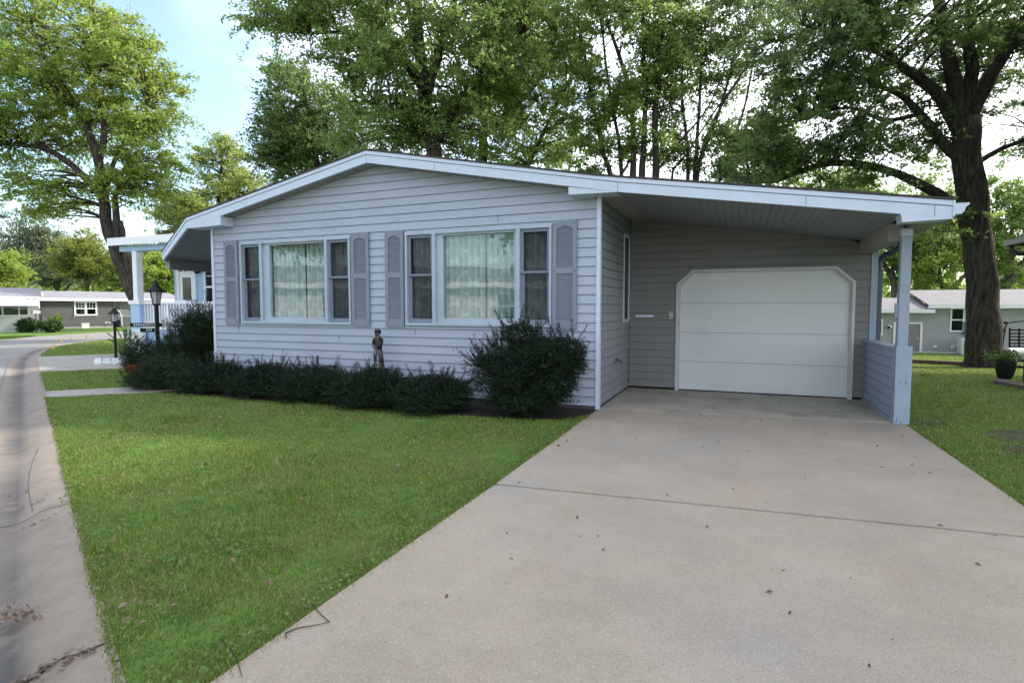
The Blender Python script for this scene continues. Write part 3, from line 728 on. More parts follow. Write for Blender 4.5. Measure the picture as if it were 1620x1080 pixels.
# carport ceiling: narrow beaded panels running front to back
mb = HM(); x = -1.60
while x < 1.76:
    b = min(x + .098, 1.765); za, zb = ceil_z(x) + .004, ceil_z(b) + .004
    mb.poly([(x, FY, za), (b - .012, FY, zb), (b - .012, GY, zb), (x, GY, za)], M_CEIL)
    mb.poly([(b - .012, FY, zb), (b - .008, FY, zb + .008), (b - .008, GY, zb + .008), (b - .012, GY, zb)], M_CEIL)
    mb.poly([(b - .008, FY, zb + .008), (b, FY, zb), (b, GY, zb), (b - .008, GY, zb + .008)], M_CEIL)
    x = b if b < 1.765 else 9
mb.build('ceiling')
# edge beam, flat eave soffit and return at the right
mb = HM()
zr = ceil_z(1.75)
mb.prism([(1.76, 8.575, zr + .02), (1.76, 8.575, 2.36), (1.93, 8.575, 2.36), (1.93, 8.575, zr)], (0, GY - 8.585, 0), M_SOF)
mb.build('beam')
mb = HM()
mb.prism([(1.70, FY - .017, ceil_z(1.70)), (1.715, FY - .017, 2.485), (2.195, FY - .017, 2.497), (2.195, FY - .017, ceil_z(2.195))], (0, .24, 0), M_TRIM)
mb.prism([(1.94, FY + .23, 2.49), (2.19, FY + .23, 2.497), (2.19, FY + .23, 2.53), (1.94, FY + .23, 2.53)], (0, 9.2, 0), M_SOF)
mb.prism([(2.17, FY + .23, 2.505), (2.198, FY + .23, 2.505), (2.198, FY + .23, 2.69), (2.17, FY + .23, 2.69)], (0, 9.2, 0), M_TRIM)
mb.build('soffit')
# gutter (ogee) along the right eave, capped at the front
mb = HM()
og = [(2.2, 2.665), (2.2, 2.545), (2.268, 2.545), (2.29, 2.575), (2.305, 2.62), (2.335, 2.645), (2.335, 2.665)]
mb.prism([(x, FY - .03, z) for x, z in og], (0, .012, 0), M_TRIM)
for (a, b), (c, d) in zip(og[:-1], og[1:]):
    mb.poly([(a, FY - .02, b), (c, FY - .02, d), (c, 17.2, d), (a, 17.2, b)], M_TRIM)
mb.box(2.185, 2.206, FY - .034, FY - .016, 2.52, 2.70, M_TRIM)
mb.build('gutter')
# downspout: elbows back from the gutter to the garage corner
M_DSP = mat('slate_grey_downspout', (0.075, 0.09, 0.12), 0.5, 0.06)
mb = HM()
mb.tube(smooth_path([(2.25, 10.1, 2.55), (2.24, 10.12, 2.44), (2.17, 10.25, 2.36), (2.10, 10.42, 2.33), (2.065, 10.5, 2.24), (2.06, 10.5, 2.1)], 20), 0.04, M_DSP, 8)
mb.box(2.025, 2.10, 10.46, 10.54, 0.05, 2.12, M_DSP)
mb.build('downspout')
# post with its wider lower casing
post = HM()
post.box(1.888, 2.0, 8.46, 8.57, 1.0, 2.415, M_TRIM2); post.box(1.884, 2.004, 8.456, 8.574, 2.41, 2.50, M_TRIM)
p_ = post.build('post')
q = HM(); q.box(1.872, 2.046, 8.43, 8.60, 0.012, 1.012, M_TRIM2); sub(q, 'casing', p_)
q = HM()
for (x, z) in ((1.90, 1.78), (1.945, 1.78), (1.985, 1.78), (1.92, 1.71), (1.95, 1.67), (1.975, 1.71), (1.90, 1.5), (1.98, 1.5), (1.93, 1.44), (1.95, 1.15)): q.box(x - .004, x + .004, 8.456, 8.461, z - .004, z + .004, M_GAP); sub(q, 'nail_hole', p_); q = HM()
for (x, z) in ((1.92, .55), (1.99, .55), (1.905, .07), (1.90, .04), (1.95, .03)): q.box(x - .006, x + .006, 8.426, 8.431, z - .008, z + .01, M_GAP); sub(q, 'nail_hole', p_); q = HM()
q = HM(); q.box(1.855, 1.888, 8.49, 8.54, 1.38, 1.56, M_TRIM2); q.build('switch_box')
# half wall
mb = HM()
siding(mb, lambda u, o, z: (1.90 - o, u, z), 0.05, 0.955, lambda z: 8.60, lambda z: GY - .01, (), 0.13, M_TRIM2)
siding(mb, lambda u, o, z: (2.0 + o, u, z), 0.05, 0.955, lambda z: 8.60, lambda z: GY - .01, (), 0.13, M_TRIM2)
mb.box(1.865, 1.90, 8.59, GY - .01, 0.015, 0.05, M_TRIM2); mb.build('half_wall')
mb = HM(); mb.box(1.862, 2.04, 8.59, GY - .01, 0.956, 0.992, M_TRIM2); mb.build('rail_cap')

# ---- garage door: octagonal top corners
GX0, GX1, GZ = -1.03, 1.70, 2.15
outer = [(GX0 - .025, 0.0), (GX0 - .025, 1.925), (GX0 + .248, GZ + .025), (GX1 - .248, GZ + .025), (GX1 + .025, 1.925), (GX1 + .025, 0.0)]
inner = [(GX0 + .018, 0.0), (GX0 + .018, 1.908), (GX0 + .265, GZ - .015), (GX1 - .265, GZ - .015), (GX1 - .018, 1.908), (GX1 - .018, 0.0)]
inner2 = [(GX0 + .04, 0.0), (GX0 + .04, 1.898), (GX0 + .275, GZ - .037), (GX1 - .275, GZ - .037), (GX1 - .04, 1.898), (GX1 - .04, 0.0)]
door = HM()
zc = [0.03, 0.54, 1.06, 1.585, GZ]
for i in range(4):
    za, zb = zc[i] + .0028, zc[i + 1] - .0028
    if i < 3: pts = [(GX0, za), (GX1, za), (GX1, zb), (GX0, zb)]
    else: pts = [(GX0, za), (GX1, za), (GX1, 1.91), (GX1 - .25, GZ), (GX0 + .25, GZ), (GX0, 1.91)]
    door.prism([(x, GY + .04, z) for x, z in pts], (0, .04, 0), M_GAR)
door.box(GX0, GX1, GY + .062, GY + .075, 0.02, GZ - .3, M_GAP)
door.box(GX0, GX1, GY + .03, GY + .07, 0.012, 0.028, M_BLACK)
gd = door.build('garage_door')
fr = HM()
for i in range(5):
    a, b, c, d = outer[i], outer[i + 1], inner[i + 1], inner[i]
    fr.prism([(a[0], GY - .035, a[1]), (b[0], GY - .035, b[1]), (c[0], GY - .035, c[1]), (d[0], GY - .035, d[1])], (0, .05, 0), M_DTRIM)
    a, b, c, d = inner[i], inner[i + 1], inner2[i + 1], inner2[i]
    fr.prism([(a[0], GY + .0, a[1]), (b[0], GY + .0, b[1]), (c[0], GY + .0, c[1]), (d[0], GY + .0, d[1])], (0, .045, 0), M_DTRIM)
sub(fr, 'door_frame', gd)
# wall holding the dark behind the octagon corners is the garage wall itself (holes cut square): fill the corners
for s in (0, 1):
    mb = HM(); o = [(GX0 - .02, 1.90), (GX0 - .02, GZ + .03), (GX0 + .26, GZ + .03)] if s == 0 else [(GX1 + .02, 1.90), (GX1 + .02, GZ + .03), (GX1 - .26, GZ + .03)]
    mb.prism([(x, GY - .012, z) for x, z in o], (0, .02, 0), M_SIDE2); mb.build('wall_corner')
# narrow side window
mb = HM()
y0, y1, z0, z1 = SWIN; xa, xb = -1.905, -1.882
for b in ((y0, y1, z1 - .05, z1), (y0, y1, z0, z0 + .05), (y0, y0 + .06, z0 + .05, z1 - .05), (y1 - .06, y1, z0 + .05, z1 - .05)):
    mb.box(xa, xb, b[0], b[1], b[2], b[3], M_TRIM)
sw = mb.build('window')
q = HM(); q.box(-1.90, -1.894, y0 + .05, y1 - .05, z0 + .05, z1 - .05, M_GLASS2); sub(q, 'glass', sw)
q = HM(); q.box(-1.96, -1.95, y0 + .02, y1 - .02, z0 + .02, z1 - .02, M_DARK); sub(q, 'dark_backing', sw)  # flat dark sheet standing in for the room interior behind the glass
# small fittings on the carport walls
mb = HM(); mb.box(-1.77, -1.45, GY - .06, GY - .016, 1.33, 1.37, M_TRIM); mb.box(-1.45, -1.39, GY - .05, GY - .016, 1.337, 1.363, M_SASH); mb.build('wall_rail')
mb = HM(); mb.box(-1.17, -1.11, GY - .028, GY - .014, 1.31, 1.43, mat('ivory_plastic', (.55, .52, .42), .4)); ot = mb.build('outlet')
q = HM(); q.box(-1.152, -1.128, GY - .032, GY - .027, 1.39, 1.41, M_GAP); sub(q, 'socket', ot); q = HM(); q.box(-1.152, -1.128, GY - .032, GY - .027, 1.335, 1.355, M_GAP); sub(q, 'socket', ot)
mb = HM(); mb.tube([(-1.9, 9.2, .64), (-1.82, 9.2, .63), (-1.77, 9.2, .58)], .024, M_DSP, 8); mb.lathe([(0.045, 0), (.045, .02)], (-1.82, 9.2, .655), M_SASH, 10)
mb.build('hose_tap')

# ---- front windows
def boxes(mb, lst, m):
    for b in lst: mb.box(*b, m)
def front_window(Wn, xs, rev):
    """xs: side sash | mullion | picture | mullion | side sash boundaries"""
    x0, x1, z0, z1 = Wn; a, b, c, d = xs
    y = WY
    fr = HM()
    fr.box(x0, x1, y - .05, y + .02, z1 - .035, z1, M_WTRIM); fr.box(x0, x1, y - .06, y + .02, z0, z0 + .04, M_WTRIM)
    fr.box(x0, x0 + .035, y - .05, y + .02, z0 + .04, z1 - .035, M_WTRIM); fr.box(x1 - .035, x1, y - .05, y + .02, z0 + .04, z1 - .035, M_WTRIM)
    fr.box(a, a + .06, y - .05, y + .02, z0 + .04, z1 - .035, M_WTRIM); fr.box(d - .06, d, y - .05, y + .02, z0 + .04, z1 - .035, M_WTRIM)
    fr.box(x0 - .012, x1 + .012, y - .03, y - .012, z1 + .001, z1 + .02, M_WTRIM)
    w = fr.build('window')
    # deeper jambs round the fixed picture pane
    pf = HM(); pa, pb = a + .06, d - .06; zb_, zt_ = z0 + .04, z1 - .035; yg = y + .045
    pf.box(pa, b, y - .005, yg + .02, zb_, zt_, M_WTRIM); pf.box(c, pb, y - .005, yg + .02, zb_, zt_, M_WTRIM)
    pf.box(b, c, y - .005, yg + .02, zt_ - .035, zt_, M_WTRIM); pf.box(b, c, y - .015, yg + .02, zb_, zb_ + .085, M_WTRIM)
    sub(pf, 'picture_frame', w)
    g = HM(); g.box(b, c, yg, yg + .005, zb_ + .085, zt_ - .035, M_GLASS); sub(g, 'glass', w)
    zm = (z0 + z1) / 2 + .07
    for s0, s1 in ((x0 + .035, a), (d, x1 - .035)):
        s = HM(); t = .045
        for (za, zb, yy) in ((zm - .02, z1 - .035, y - .012), (z0 + .04, zm + .02, y + .012)):
            low = za < zm - .1
            tt = .05 if not low else .06
            s.box(s0, s0 + tt, yy, yy + .022, za, zb, M_SASH); s.box(s1 - t, s1, yy, yy + .022, za, zb, M_SASH)
            s.box(s0 + tt, s1 - t, yy, yy + .022, zb - (.05 if not low else .035), zb, M_SASH)
            s.box(s0 + tt, s1 - t, yy, yy + .022, za, za + (.035 if not low else .07), M_SASH)
        s.box(s0 + .004, s1 - .004, y - .02, y - .013, zm - .012, zm + .012, M_SASH)
        sub(s, 'sash', w)
        g = HM(); g.box(s0 + .02, s1 - .02, y + .038, y + .042, z0 + .06, z1 - .05, M_GLASS); sub(g, 'glass', w)
        sc = HM(); sc.box(s0 + .01, s1 - .01, y + .0355, y + .0365, z0 + .05, z1 - .045, M_SCREEN); sub(sc, 'insect_screen', w)
    # curtain: one pleated sheet across the bay, parted in the middle
    rng = np.random.default_rng(int(abs(x0) * 100)); mid = (b + c) / 2 + .05
    for (u0, u1) in ((x0 + .02, mid - .012), (mid + .012, x1 - .02)):
        n = 220; us = np.linspace(u0, u1, n); ph = np.cumsum(rng.uniform(0.6, 1.5, n)); ph = ph / ph[-1] * (u1 - u0) * 2 * math.pi / .11
        yv = y + .17 + .04 * np.sin(ph) + .012 * np.sin(ph * .37 + 1)
        v = []; uv = []
        for zz in (z0 - .05, z1 + .05):
            for i in range(n):
                v.append((us[i] - HB.x, yv[i] - HB.y + (.01 * math.sin(i * .3) if zz < 2 else 0), zz)); uv.append((us[i] * 1.1 + .018 * math.sin(ph[i] * .5), zz))
        me = bpy.data.meshes.new('curtain'); me.from_pydata(v, [], [(i, i + 1, n + i + 1, n + i) for i in range(n - 1)])
        l = me.uv_layers.new(name='UVMap')
        for lp in me.loops: l.data[lp.index].uv = uv[lp.vertex_index]
        me.polygons.foreach_set('use_smooth', [True] * len(me.polygons)); me.materials.append(M_CURT)
        o = bpy.data.objects.new('curtain', me); COL.objects.link(o); o.parent = w
    return w
front_window(W1, (-8.39, -8.18, -6.90, -6.80), 0)
front_window(W2, (-4.66, -4.475, -3.225, -3.125), 0)

# ---- louvred shutters
def shutter(x0, x1, z0, z1):
    mb = HM(); y = WY - .016; t = .062; d = .035
    zm = z0 + (z1 - z0) * .545
    mb.box(x0, x0 + t, y - d, y, z0, z1, M_SHUT); mb.box(x1 - t, x1, y - d, y, z0, z1, M_SHUT)
    mb.box(x0 + t, x1 - t, y - d, y, z0, z0 + .12, M_SHUT); mb.box(x0 + t, x1 - t, y - d, y, zm - .05, zm + .03, M_SHUT)
    # arched top rail
    n = 9; o = [(x0 + t, z1), (x1 - t, z1)]
    for i in range(n + 1):
        u = i / n; o.append((x1 - t - (x1 - x0 - 2 * t) * u, z1 - .125 + .045 * math.sin(math.pi * u)))
    mb.prism([(x, y - d, z) for x, z in o], (0, d, 0), M_SHUT)
    s = mb.build('shutter')
    lv = HM()
    for za, zb in ((z0 + .12, zm - .05), (zm + .03, z1 - .085)):
        k = int((zb - za) / .030)
        for i in range(k):
            z = za + (i + .5) * (zb - za) / k
            lv.prism([(x0 + t, y - d + .006, z - .012), (x0 + t, y - d + .012, z - .015), (x0 + t, y - .004, z + .012), (x0 + t, y - .010, z + .014)], (x1 - x0 - 2 * t, 0, 0), M_SHUT)
    lv.box(x0 + t, x1 - t, y - .004, y, z0 + .1, z1 - .09, M_GAP)
    sub(lv, 'louvres', s)
    for z in (z0 + .06, zm - .01, z1 - .05):
        for x in (x0 + .03, x1 - .03): sc = HM(); sc.box(x - .006, x + .006, y - d - .003, y - d + .002, z - .006, z + .006, M_DARK); sub(sc, 'screw', s)
for x0, x1 in ((-9.30, -8.945), (-6.275, -5.905), (-5.57, -5.21), (-2.598, -2.225)): shutter(x0, x1, 1.185, 2.785)

# ---- side porch under the clipped roof corner on the left
mb = HM()
nn = 5
def pz(x): return roof_z(x) - .17
mb.poly([(-12.66, 9.22, pz(-12.66)), (-9.94, FY + .03, pz(-9.94)), (-9.62, FY + .3, pz(-9.62)), (-9.62, 20, pz(-9.62)), (-12.66, 20, pz(-12.66))], M_CEIL)
for y in (8.6, 9.6, 10.6, 11.6): mb.poly([(-12.66 if y > 9.3 else -9.94 - (y - 7.72) * 1.8, y, pz(-12.66 if y > 9.3 else -9.94 - (y - 7.72) * 1.8) - .004), (-9.62, y, pz(-9.62) - .004), (-9.62, y + .012, pz(-9.62) - .004), (-12.66 if y > 9.3 else -9.94 - (y - 7.72) * 1.8, y + .012, pz(-12.66 if y > 9.3 else -9.94 - (y - 7.72) * 1.8) - .004)], M_GAP)
mb.build('ceiling')
mb = HM(); mb.box(-12.70, -12.58, 9.26, 20, 2.42, 2.66, M_CEIL); mb.build('beam')
mb = HM(); mb.box(-12.71, -12.68, 9.22, 20, 2.60, 2.80, M_TRIM); mb.build('fascia')
for y in (12.6, 17.0):
    mb = HM(); mb.box(-12.68, -12.60, y, y + .08, .0, 2.43, M_TRIM); mb.build('porch_post')
mb = HM(); mb.box(-11.6, -9.63, 10.2, 15.0, .0, .42, M_TRIM2); mb.box(-11.65, -9.62, 10.15, 15.05, .42, .46, M_TRIM); mb.build('porch_deck')
mb = HM(); mb.box(-12.0, -11.65, 10.6, 12.0, 0, .2, M_WALK); mb.build('step')
mb = HM()
for y in (9.95, 10.12):
    mb.tube(smooth_path([(-12.2, y, .2), (-12.2, y, .98), (-11.6, y, 1.28), (-9.75, y, 1.32)], 12), .02, M_TRIM, 6)
    mb.tube([(-11.0, y, .3), (-11.0, y, 1.3)], .015, M_TRIM, 6)
mb.build('handrail')

# ------------------------------------------------------------------ neighbouring buildings
M_GREYSIDE = mat('dark_taupe_siding', (0.094, 0.093, 0.099), 0.6, 0.06, 3)
M_WHITESIDE = mat('white_aluminium_siding', (0.62, 0.62, 0.61), 0.5, 0.06, 2, dirt=(.5, .48, .45), dscale=2)
M_BLUESIDE = mat('sky_blue_siding', (0.36, 0.50, 0.68), 0.5, 0.05, 2)
M_WHITE = mat('bright_white_trim', (0.74, 0.75, 0.77), 0.45, 0.04)
M_TAUPE = mat('grey_vinyl_siding', (0.33, 0.325, 0.335), 0.55, 0.05, 2)
M_GROOF = mat('grey_shingle_roof', (0.20, 0.20, 0.215), 0.9, 0.15, 4, bmp=.3, bscale=20)
M_BROOF = mat('red_brown_shingle_roof', (0.20, 0.12, 0.095), 0.9, 0.15, 4, bmp=.3, bscale=20)
M_TROOF = mat('pinkish_grey_shingle_roof', (0.16, 0.154, 0.158), 0.9, 0.18, 5, bmp=.3, bscale=20, dirt=(.12, .113, .116), dscale=1.5)
M_GDOOR = mat('taupe_door_paint', (0.22, 0.205, 0.20), 0.5, 0.04)
M_WOOD = mat('weathered_brown_wood', (0.12, 0.07, 0.045), 0.8, 0.25, 6, stretch=(1, 1, .2))
M_TEAL = mat('teal_plastic', (0.02, 0.16, 0.13), 0.4)
M_YFLAG = mat('yellow_flag_vinyl', (0.75, 0.46, 0.02), 0.5)
M_POT = mat('black_glazed_planter', (0.012, 0.011, 0.011), 0.35)
M_LENS = mat('frosted_lantern_glass', (0.42, 0.43, 0.43), 0.35, 0.15, 20)
M_STONE = mat('weathered_statue_stone', (0.15, 0.155, 0.14), 0.9, 0.3, 14, dirt=(0.014, 0.014, 0.014), dscale=7, dlo=0.40, dhi=0.52, bmp=.4)
M_PICKET = mat('white_plastic_picket', (0.72, 0.74, 0.80), 0.4)

def window(parent, x0, x1, z0, z1, y=0.0, bars=0, mid=True, m=M_WHITE, double=False):
    f = MB(); t = .10 if double else .07
    f.box(x0, x1, y - .05, y + .01, z1 - t, z1, m); f.box(x0, x1, y - .06, y + .01, z0, z0 + t, m)
    f.box(x0, x0 + t, y - .05, y + .01, z0 + t, z1 - t, m); f.box(x1 - t, x1, y - .05, y + .01, z0 + t, z1 - t, m)
    cols = [(x0 + t, x1 - t)]
    if double:
        c = (x0 + x1) / 2; f.box(c - t * .7, c + t * .7, y - .048, y + .01, z0 + t, z1 - t, m); cols = [(x0 + t, c - t * .7), (c + t * .7, x1 - t)]
    zm = (z0 + z1) / 2
    for a, b in cols:
        if mid: f.box(a, b, y - .04, y + .01, zm - .03, zm + .03, m)
        for k in range(bars): xx = a + (b - a) * (k + 1) / (bars + 1); f.box(xx - .012, xx + .012, y - .035, y, zm + .03, z1 - t, m)
        if bars: f.box(a, b, y - .035, y, (zm + z1 - t) / 2 - .01, (zm + z1 - t) / 2 + .01, m)
    w = f.build('window', parent)
    g = MB(); g.box(x0 + t * .5, x1 - t * .5, y - .012, y - .008, z0 + t * .5, z1 - t * .5, M_GLASS2); g.build('glass', w)
    g = MB(); g.box(x0 + t * .5, x1 - t * .5, y - .004, y - .002, z0 + t * .5, z1 - t * .5, M_DARK); g.build('dark_backing', w)  # dark sheet close behind the pane in place of a room interior
    return w
def wallpart(parent, x0, x1, z0, z1, y, m, depth=6.0, course=.11, name='wall'):
    mb = MB(); siding(mb, lambda u, o, z: (u, y - o, z), z0, z1, lambda z: x0, lambda z: x1, (), course, m, M_GAP if m is not M_GREYSIDE else M_DARK, 0.002, 0.009)
    mb.box(x0, x1, y + .002, y + depth, z0 - .02, z1, m)
    return mb.build(name, parent)
def pitched(parent, x0, x1, y0, y1, ze, zr, m, fm=M_WHITE, ov=.3, fas=.18):
    """ridge along x, eaves at y0 and y1"""
    mb = MB(); ym = (y0 + y1) / 2
    for a, b in ((y0 - ov, ym), (y1 + ov, ym)):
        mb.prism([(x0 - ov, a, ze), (x0 - ov, b, zr), (x0 - ov, b, zr + .06), (x0 - ov, a, ze + .06)], (x1 - x0 + 2 * ov, 0, 0), m)
    r = mb.build('roof', parent)
    f = MB(); f.box(x0 - ov, x1 + ov, y0 - ov - .03, y0 - ov, ze - fas + .05, ze + .05, fm); f.box(x0 - ov, x1 + ov, y0 - ov, y0 + .01, ze - .05, ze - .03, fm)
    f.build('fascia', r); return r

# dark taupe house beyond the street corner
q0 = G(67, 520); q1 = G(182, 517.5); a0 = math.atan2(q1.y - q0.y, q1.x - q0.x)
gh = empty('house', q0, 'dark taupe house with white double window beyond the street corner at far left', 'house', a0)
Lg = (q1 - q0).length
wallpart(gh, 0, Lg, 0.12, 2.12, 0, M_GREYSIDE, 9, .1)
mb = MB(); mb.box(0, Lg, -.02, .5, 0, .10, M_TAUPE); mb.build('skirting', gh)
pitched(gh, -.6, Lg + 4.6, 0, 7, 2.16, 2.75, M_GROOF, ov=.3, fas=.2)
window(gh, Lg * .43, Lg * .75, .92, 1.98, 0, 2, double=True)
mb = MB(); mb.box(Lg * .86, Lg * .93, -.03, 0, .3, .44, M_WHITE); mb.box(Lg * .87, Lg * .92, -.035, -.02, .33, .41, M_DARK); mb.build('vent', gh)
mb = MB(); mb.lathe([(.06, 0), (.1, .02), (.08, .2), (.04, .25)], (-.1 + .3, .9, 2.35), M_WHITE, 10); mb.build('vent_cap', gh)
mb = MB(); mb.lathe([(.07, 0), (.07, .02)], (Lg * .42, -.02, .8), M_WHITE, 8); mb.build('meter', gh)
# its recessed white porch to the right
wallpart(gh, Lg, Lg + 4.4, .0, .75, 0.5, M_GREYSIDE, 1, .1, 'porch_base')
wallpart(gh, Lg, Lg + 4.4, .75, 2.1, 2.2, M_WHITESIDE, 5, .1)
window(gh, Lg + .25, Lg + .95, 1.0, 1.7, 2.2, 0)
mb = MB()
mb.box(Lg + .1, Lg + 3.4, .52, .57, 1.28, 1.35, M_WHITE); mb.box(Lg + .1, Lg + 3.4, .52, .57, .8, .86, M_WHITE)
for i in range(27): mb.box(Lg + .12 + i * .12, Lg + .17 + i * .12, .53, .56, .86, 1.28, M_WHITE)
for x in (.06, 1.4, 2.6): mb.box(Lg + x, Lg + x + .09, .5, .59, .75, 2.1, M_WHITE)
mb.build('railing', gh)
mb = MB(); mb.box(Lg + .3, Lg + 1.0, -.6, .5, 0, .3, M_GREYSIDE); mb.box(Lg + .35, Lg + .95, -.1, .5, .3, .55, M_GREYSIDE); mb.build('steps', gh)
mb = MB(); mb.bar((Lg + .32, -.6, .9), (Lg + .32, .5, 1.5), .04, .04, M_WHITE); mb.bar((Lg + .32, -.6, .1), (Lg + .32, -.6, .9), .04, .04, M_WHITE); mb.build('handrail', gh)
# concrete block planter by its wall, with ornamental grass
mb = MB(); c = q0.lerp(q1, .56)
mb.box(-.22, .22, -.2, .2, 0, .33, M_WHITESIDE); mb.box(-.25, .25, -.23, .23, .33, .37, M_WHITESIDE)
pl = mb.build('planter_box'); pl.location = c + Vector((.5, -.25, 0)); pl.rotation_euler.z = a0
tag(pl, 'square pale planter box against the dark taupe house wall', 'planter')

# brown-roofed house further back
b0 = G(10, 510); 
bh = empty('house', b0 + Vector((-22, 12, 0)), 'long house with red-brown roof showing over the dark taupe house', 'house', R(66))
wallpart(bh, -8, 18, 0, 2.9, 0, M_WHITESIDE, 8); pitched(bh, -8, 18, 0, 8, 2.9, 4.0, M_BROOF)
window(bh, 2, 3.4, 1, 2.3); window(bh, 8, 9.4, 1, 2.3)
# white house with an aluminium awning at the left edge
wr = Vector((.46, .887, 0)); c1 = G(63, 527)
wh = empty('house', c1 - wr * 5.2 + Vector((-.887, .46, 0)) * 2.4, 'white house with metal awning and dark three-pane window behind clipped hedge, cut by left edge', 'house', math.atan2(wr.y, wr.x))
wallpart(wh, 0, 5.2, 0.0, 2.1, 0, M_WHITESIDE, 6, .12)
pitched(wh, -4, 5.2, 0, 6, 2.15, 2.75, M_GROOF, ov=.15, fas=.12)
window(wh, 3.05, 4.75, 1.0, 1.85, 0, 0, mid=False)
mb = MB(); mb.box(3.5, 3.56, -.05, 0, 1.02, 1.83, M_WHITE); mb.build('mullion', wh); mb = MB(); mb.box(4.25, 4.31, -.05, 0, 1.02, 1.83, M_WHITE); mb.build('mullion', wh)
mb = MB()
for i in range(15): mb.box(.2 + i * .33, .2 + i * .33 + .3, -.005, .0, 2.0, 2.02, M_WHITE)
mb.prism([(.0, -1.35, 1.62), (.0, .02, 2.06), (.0, .02, 2.1), (.0, -1.35, 1.67)], (5.2, 0, 0), M_WHITE)
for i in range(16): mb.bar((i * .34 + .05, -1.35, 1.70), (i * .34 + .05, .02, 2.13), .05, .05, M_WHITE)
mb.build('awning', wh)
mb = MB(); mb.box(2.95, 3.05, -1.3, -1.2, 0, 1.62, M_WHITE); mb.build('awning_post', wh); mb = MB(); mb.box(.4, .5, -1.3, -1.2, 0, 1.62, M_WHITE); mb.build('awning_post', wh)
mb = MB(); mb.bar((5.24, -.1, 2.0), (5.24, -.75, 1.45), .06, .06, M_WHITE); mb.build('downspout', wh)
mb = MB(); mb.box(2.5, 2.75, -1.5, -.95, 0, .78, M_TEAL); mb.box(2.48, 2.77, -1.53, -.92, .78, .84, M_TEAL); bn = mb.build('rubbish_bin', None)
bn.location = wh.location; bn.rotation_euler.z = wh.rotation_euler.z; tag(bn, 'teal plastic rubbish bin by the awning post of the white house', 'bin')

# the sky-blue house next door, porch roof and post showing past our left corner
bl = empty('house', (-18.2, 12.0, 0), 'sky-blue house with white porch railing and glazed white door, left behind the grey house corner', 'house')
def BL(x, y): return x + 18.2, y - 12.0
def bbox(name, lst, parent=bl):
    mb = MB()
    for (x0, x1, y0, y1, z0, z1, m) in lst: mb.box(x0 + 18.2, x1 + 18.2, y0 - 12, y1 - 12, z0, z1, m)
    return mb.build(name, parent)
mb = MB(); siding(mb, lambda u, o, z: (u + 18.2, 13.55 - 12 - o, z), .9, 3.4, lambda z: -18.2, lambda z: -11.0, [(-17.92, -17.2, .93, 3.1)], .13, M_BLUESIDE, M_GAP, .002, .01)
mb.box(0, 7.2, 1.62, 9, .0, 3.4, M_BLUESIDE); mb.build('wall', bl)
bbox('wall', [(-13.4, -11, 11.9, 14.7, 0, 3.4, M_BLUESIDE)])
bbox('porch_deck', [(-18.3, -13.3, 12.1, 13.55, .82, .93, M_WHITE), (-18.25, -13.4, 12.2, 13.5, 0, .82, M_BLUESIDE)])
bbox('porch_skirt', [(-18.45, -17.70, 12.0, 12.12, .0, .80, M_WHITE)])
pp = bbox('porch_post', [(-18.12, -17.92, 12.06, 12.26, 1.72, 3.34, M_WHITE), (-18.3, -17.78, 12.0, 12.42, 1.62, 1.74, M_WHITE)])
bbox('casing', [(-18.26, -17.82, 12.04, 12.38, .0, 1.62, M_BLUESIDE)], pp)
def rail(x0, x1, y0, y1):
    mb = MB()
    mb.bar((x0 + 18.2, y0 - 12, 1.66), (x1 + 18.2, y1 - 12, 1.66), .1, .07, M_WHITE); mb.bar((x0 + 18.2, y0 - 12, 1.02), (x1 + 18.2, y1 - 12, 1.02), .06, .06, M_WHITE)
    L = math.hypot(x1 - x0, y1 - y0); k = int(L / .13)
    for i in range(k):
        t = (i + .5) / k; x = x0 + (x1 - x0) * t + 18.2; y = y0 + (y1 - y0) * t - 12; mb.box(x - .022, x + .022, y - .022, y + .022, 1.0, 1.64, M_WHITE)
    mb.build('railing', bl)
rail(-17.85, -14.5, 12.2, 12.2); rail(-18.2, -18.2, 12.4, 13.5)
bbox('porch_post', [(-17.15, -16.85, 12.9, 13.2, .93, 1.66, M_BLUESIDE), (-17.22, -16.78, 12.85, 13.25, 1.66, 1.76, M_WHITE)])
mb = MB()
mb.prism([(-.75, -.12, 3.53), (-.75, -.12, 3.72), (-.75, 3.0, 4.25), (-.75, 3.0, 4.1)], (8.0, 0, 0), M_GROOF)
rf_ = mb.build('roof', bl)
mb = MB(); mb.box(-.78, 7.3, -.15, -.12, 3.50, 3.74, M_WHITE); mb.prism([(-.78, -.12, 3.53), (-.78, -.12, 3.72), (-.78, 3.0, 4.25), (-.78, 3.0, 4.05)], (.03, 0, 0), M_WHITE); mb.build('fascia', rf_)
bbox('beam', [(-18.7, -11, 12.05, 12.3, 3.32, 3.5, M_BLUESIDE)])
DX0, DX1, DY = .28, 1.0, 1.50      # glazed entrance door with a transom light
mb = MB(); mb.box(DX0 - .1, DX0, DY - .01, DY + .06, .93, 3.12, M_WHITE); mb.box(DX1, DX1 + .1, DY - .01, DY + .06, .93, 3.12, M_WHITE); mb.box(DX0, DX1, DY - .01, DY + .06, 2.66, 2.74, M_WHITE); mb.box(DX0, DX1, DY - .01, DY + .06, 3.05, 3.12, M_WHITE)
dr = mb.build('door_frame', bl)
mb = MB()
for a, b, c, d in ((DX0, DX1, 2.54, 2.66), (DX0, DX1, .93, 1.15), (DX0, DX0 + .15, 1.15, 2.54), (DX1 - .15, DX1, 1.15, 2.54)): mb.box(a, b, DY + .02, DY + .05, c, d, M_WHITE)
mb.build('door', dr)
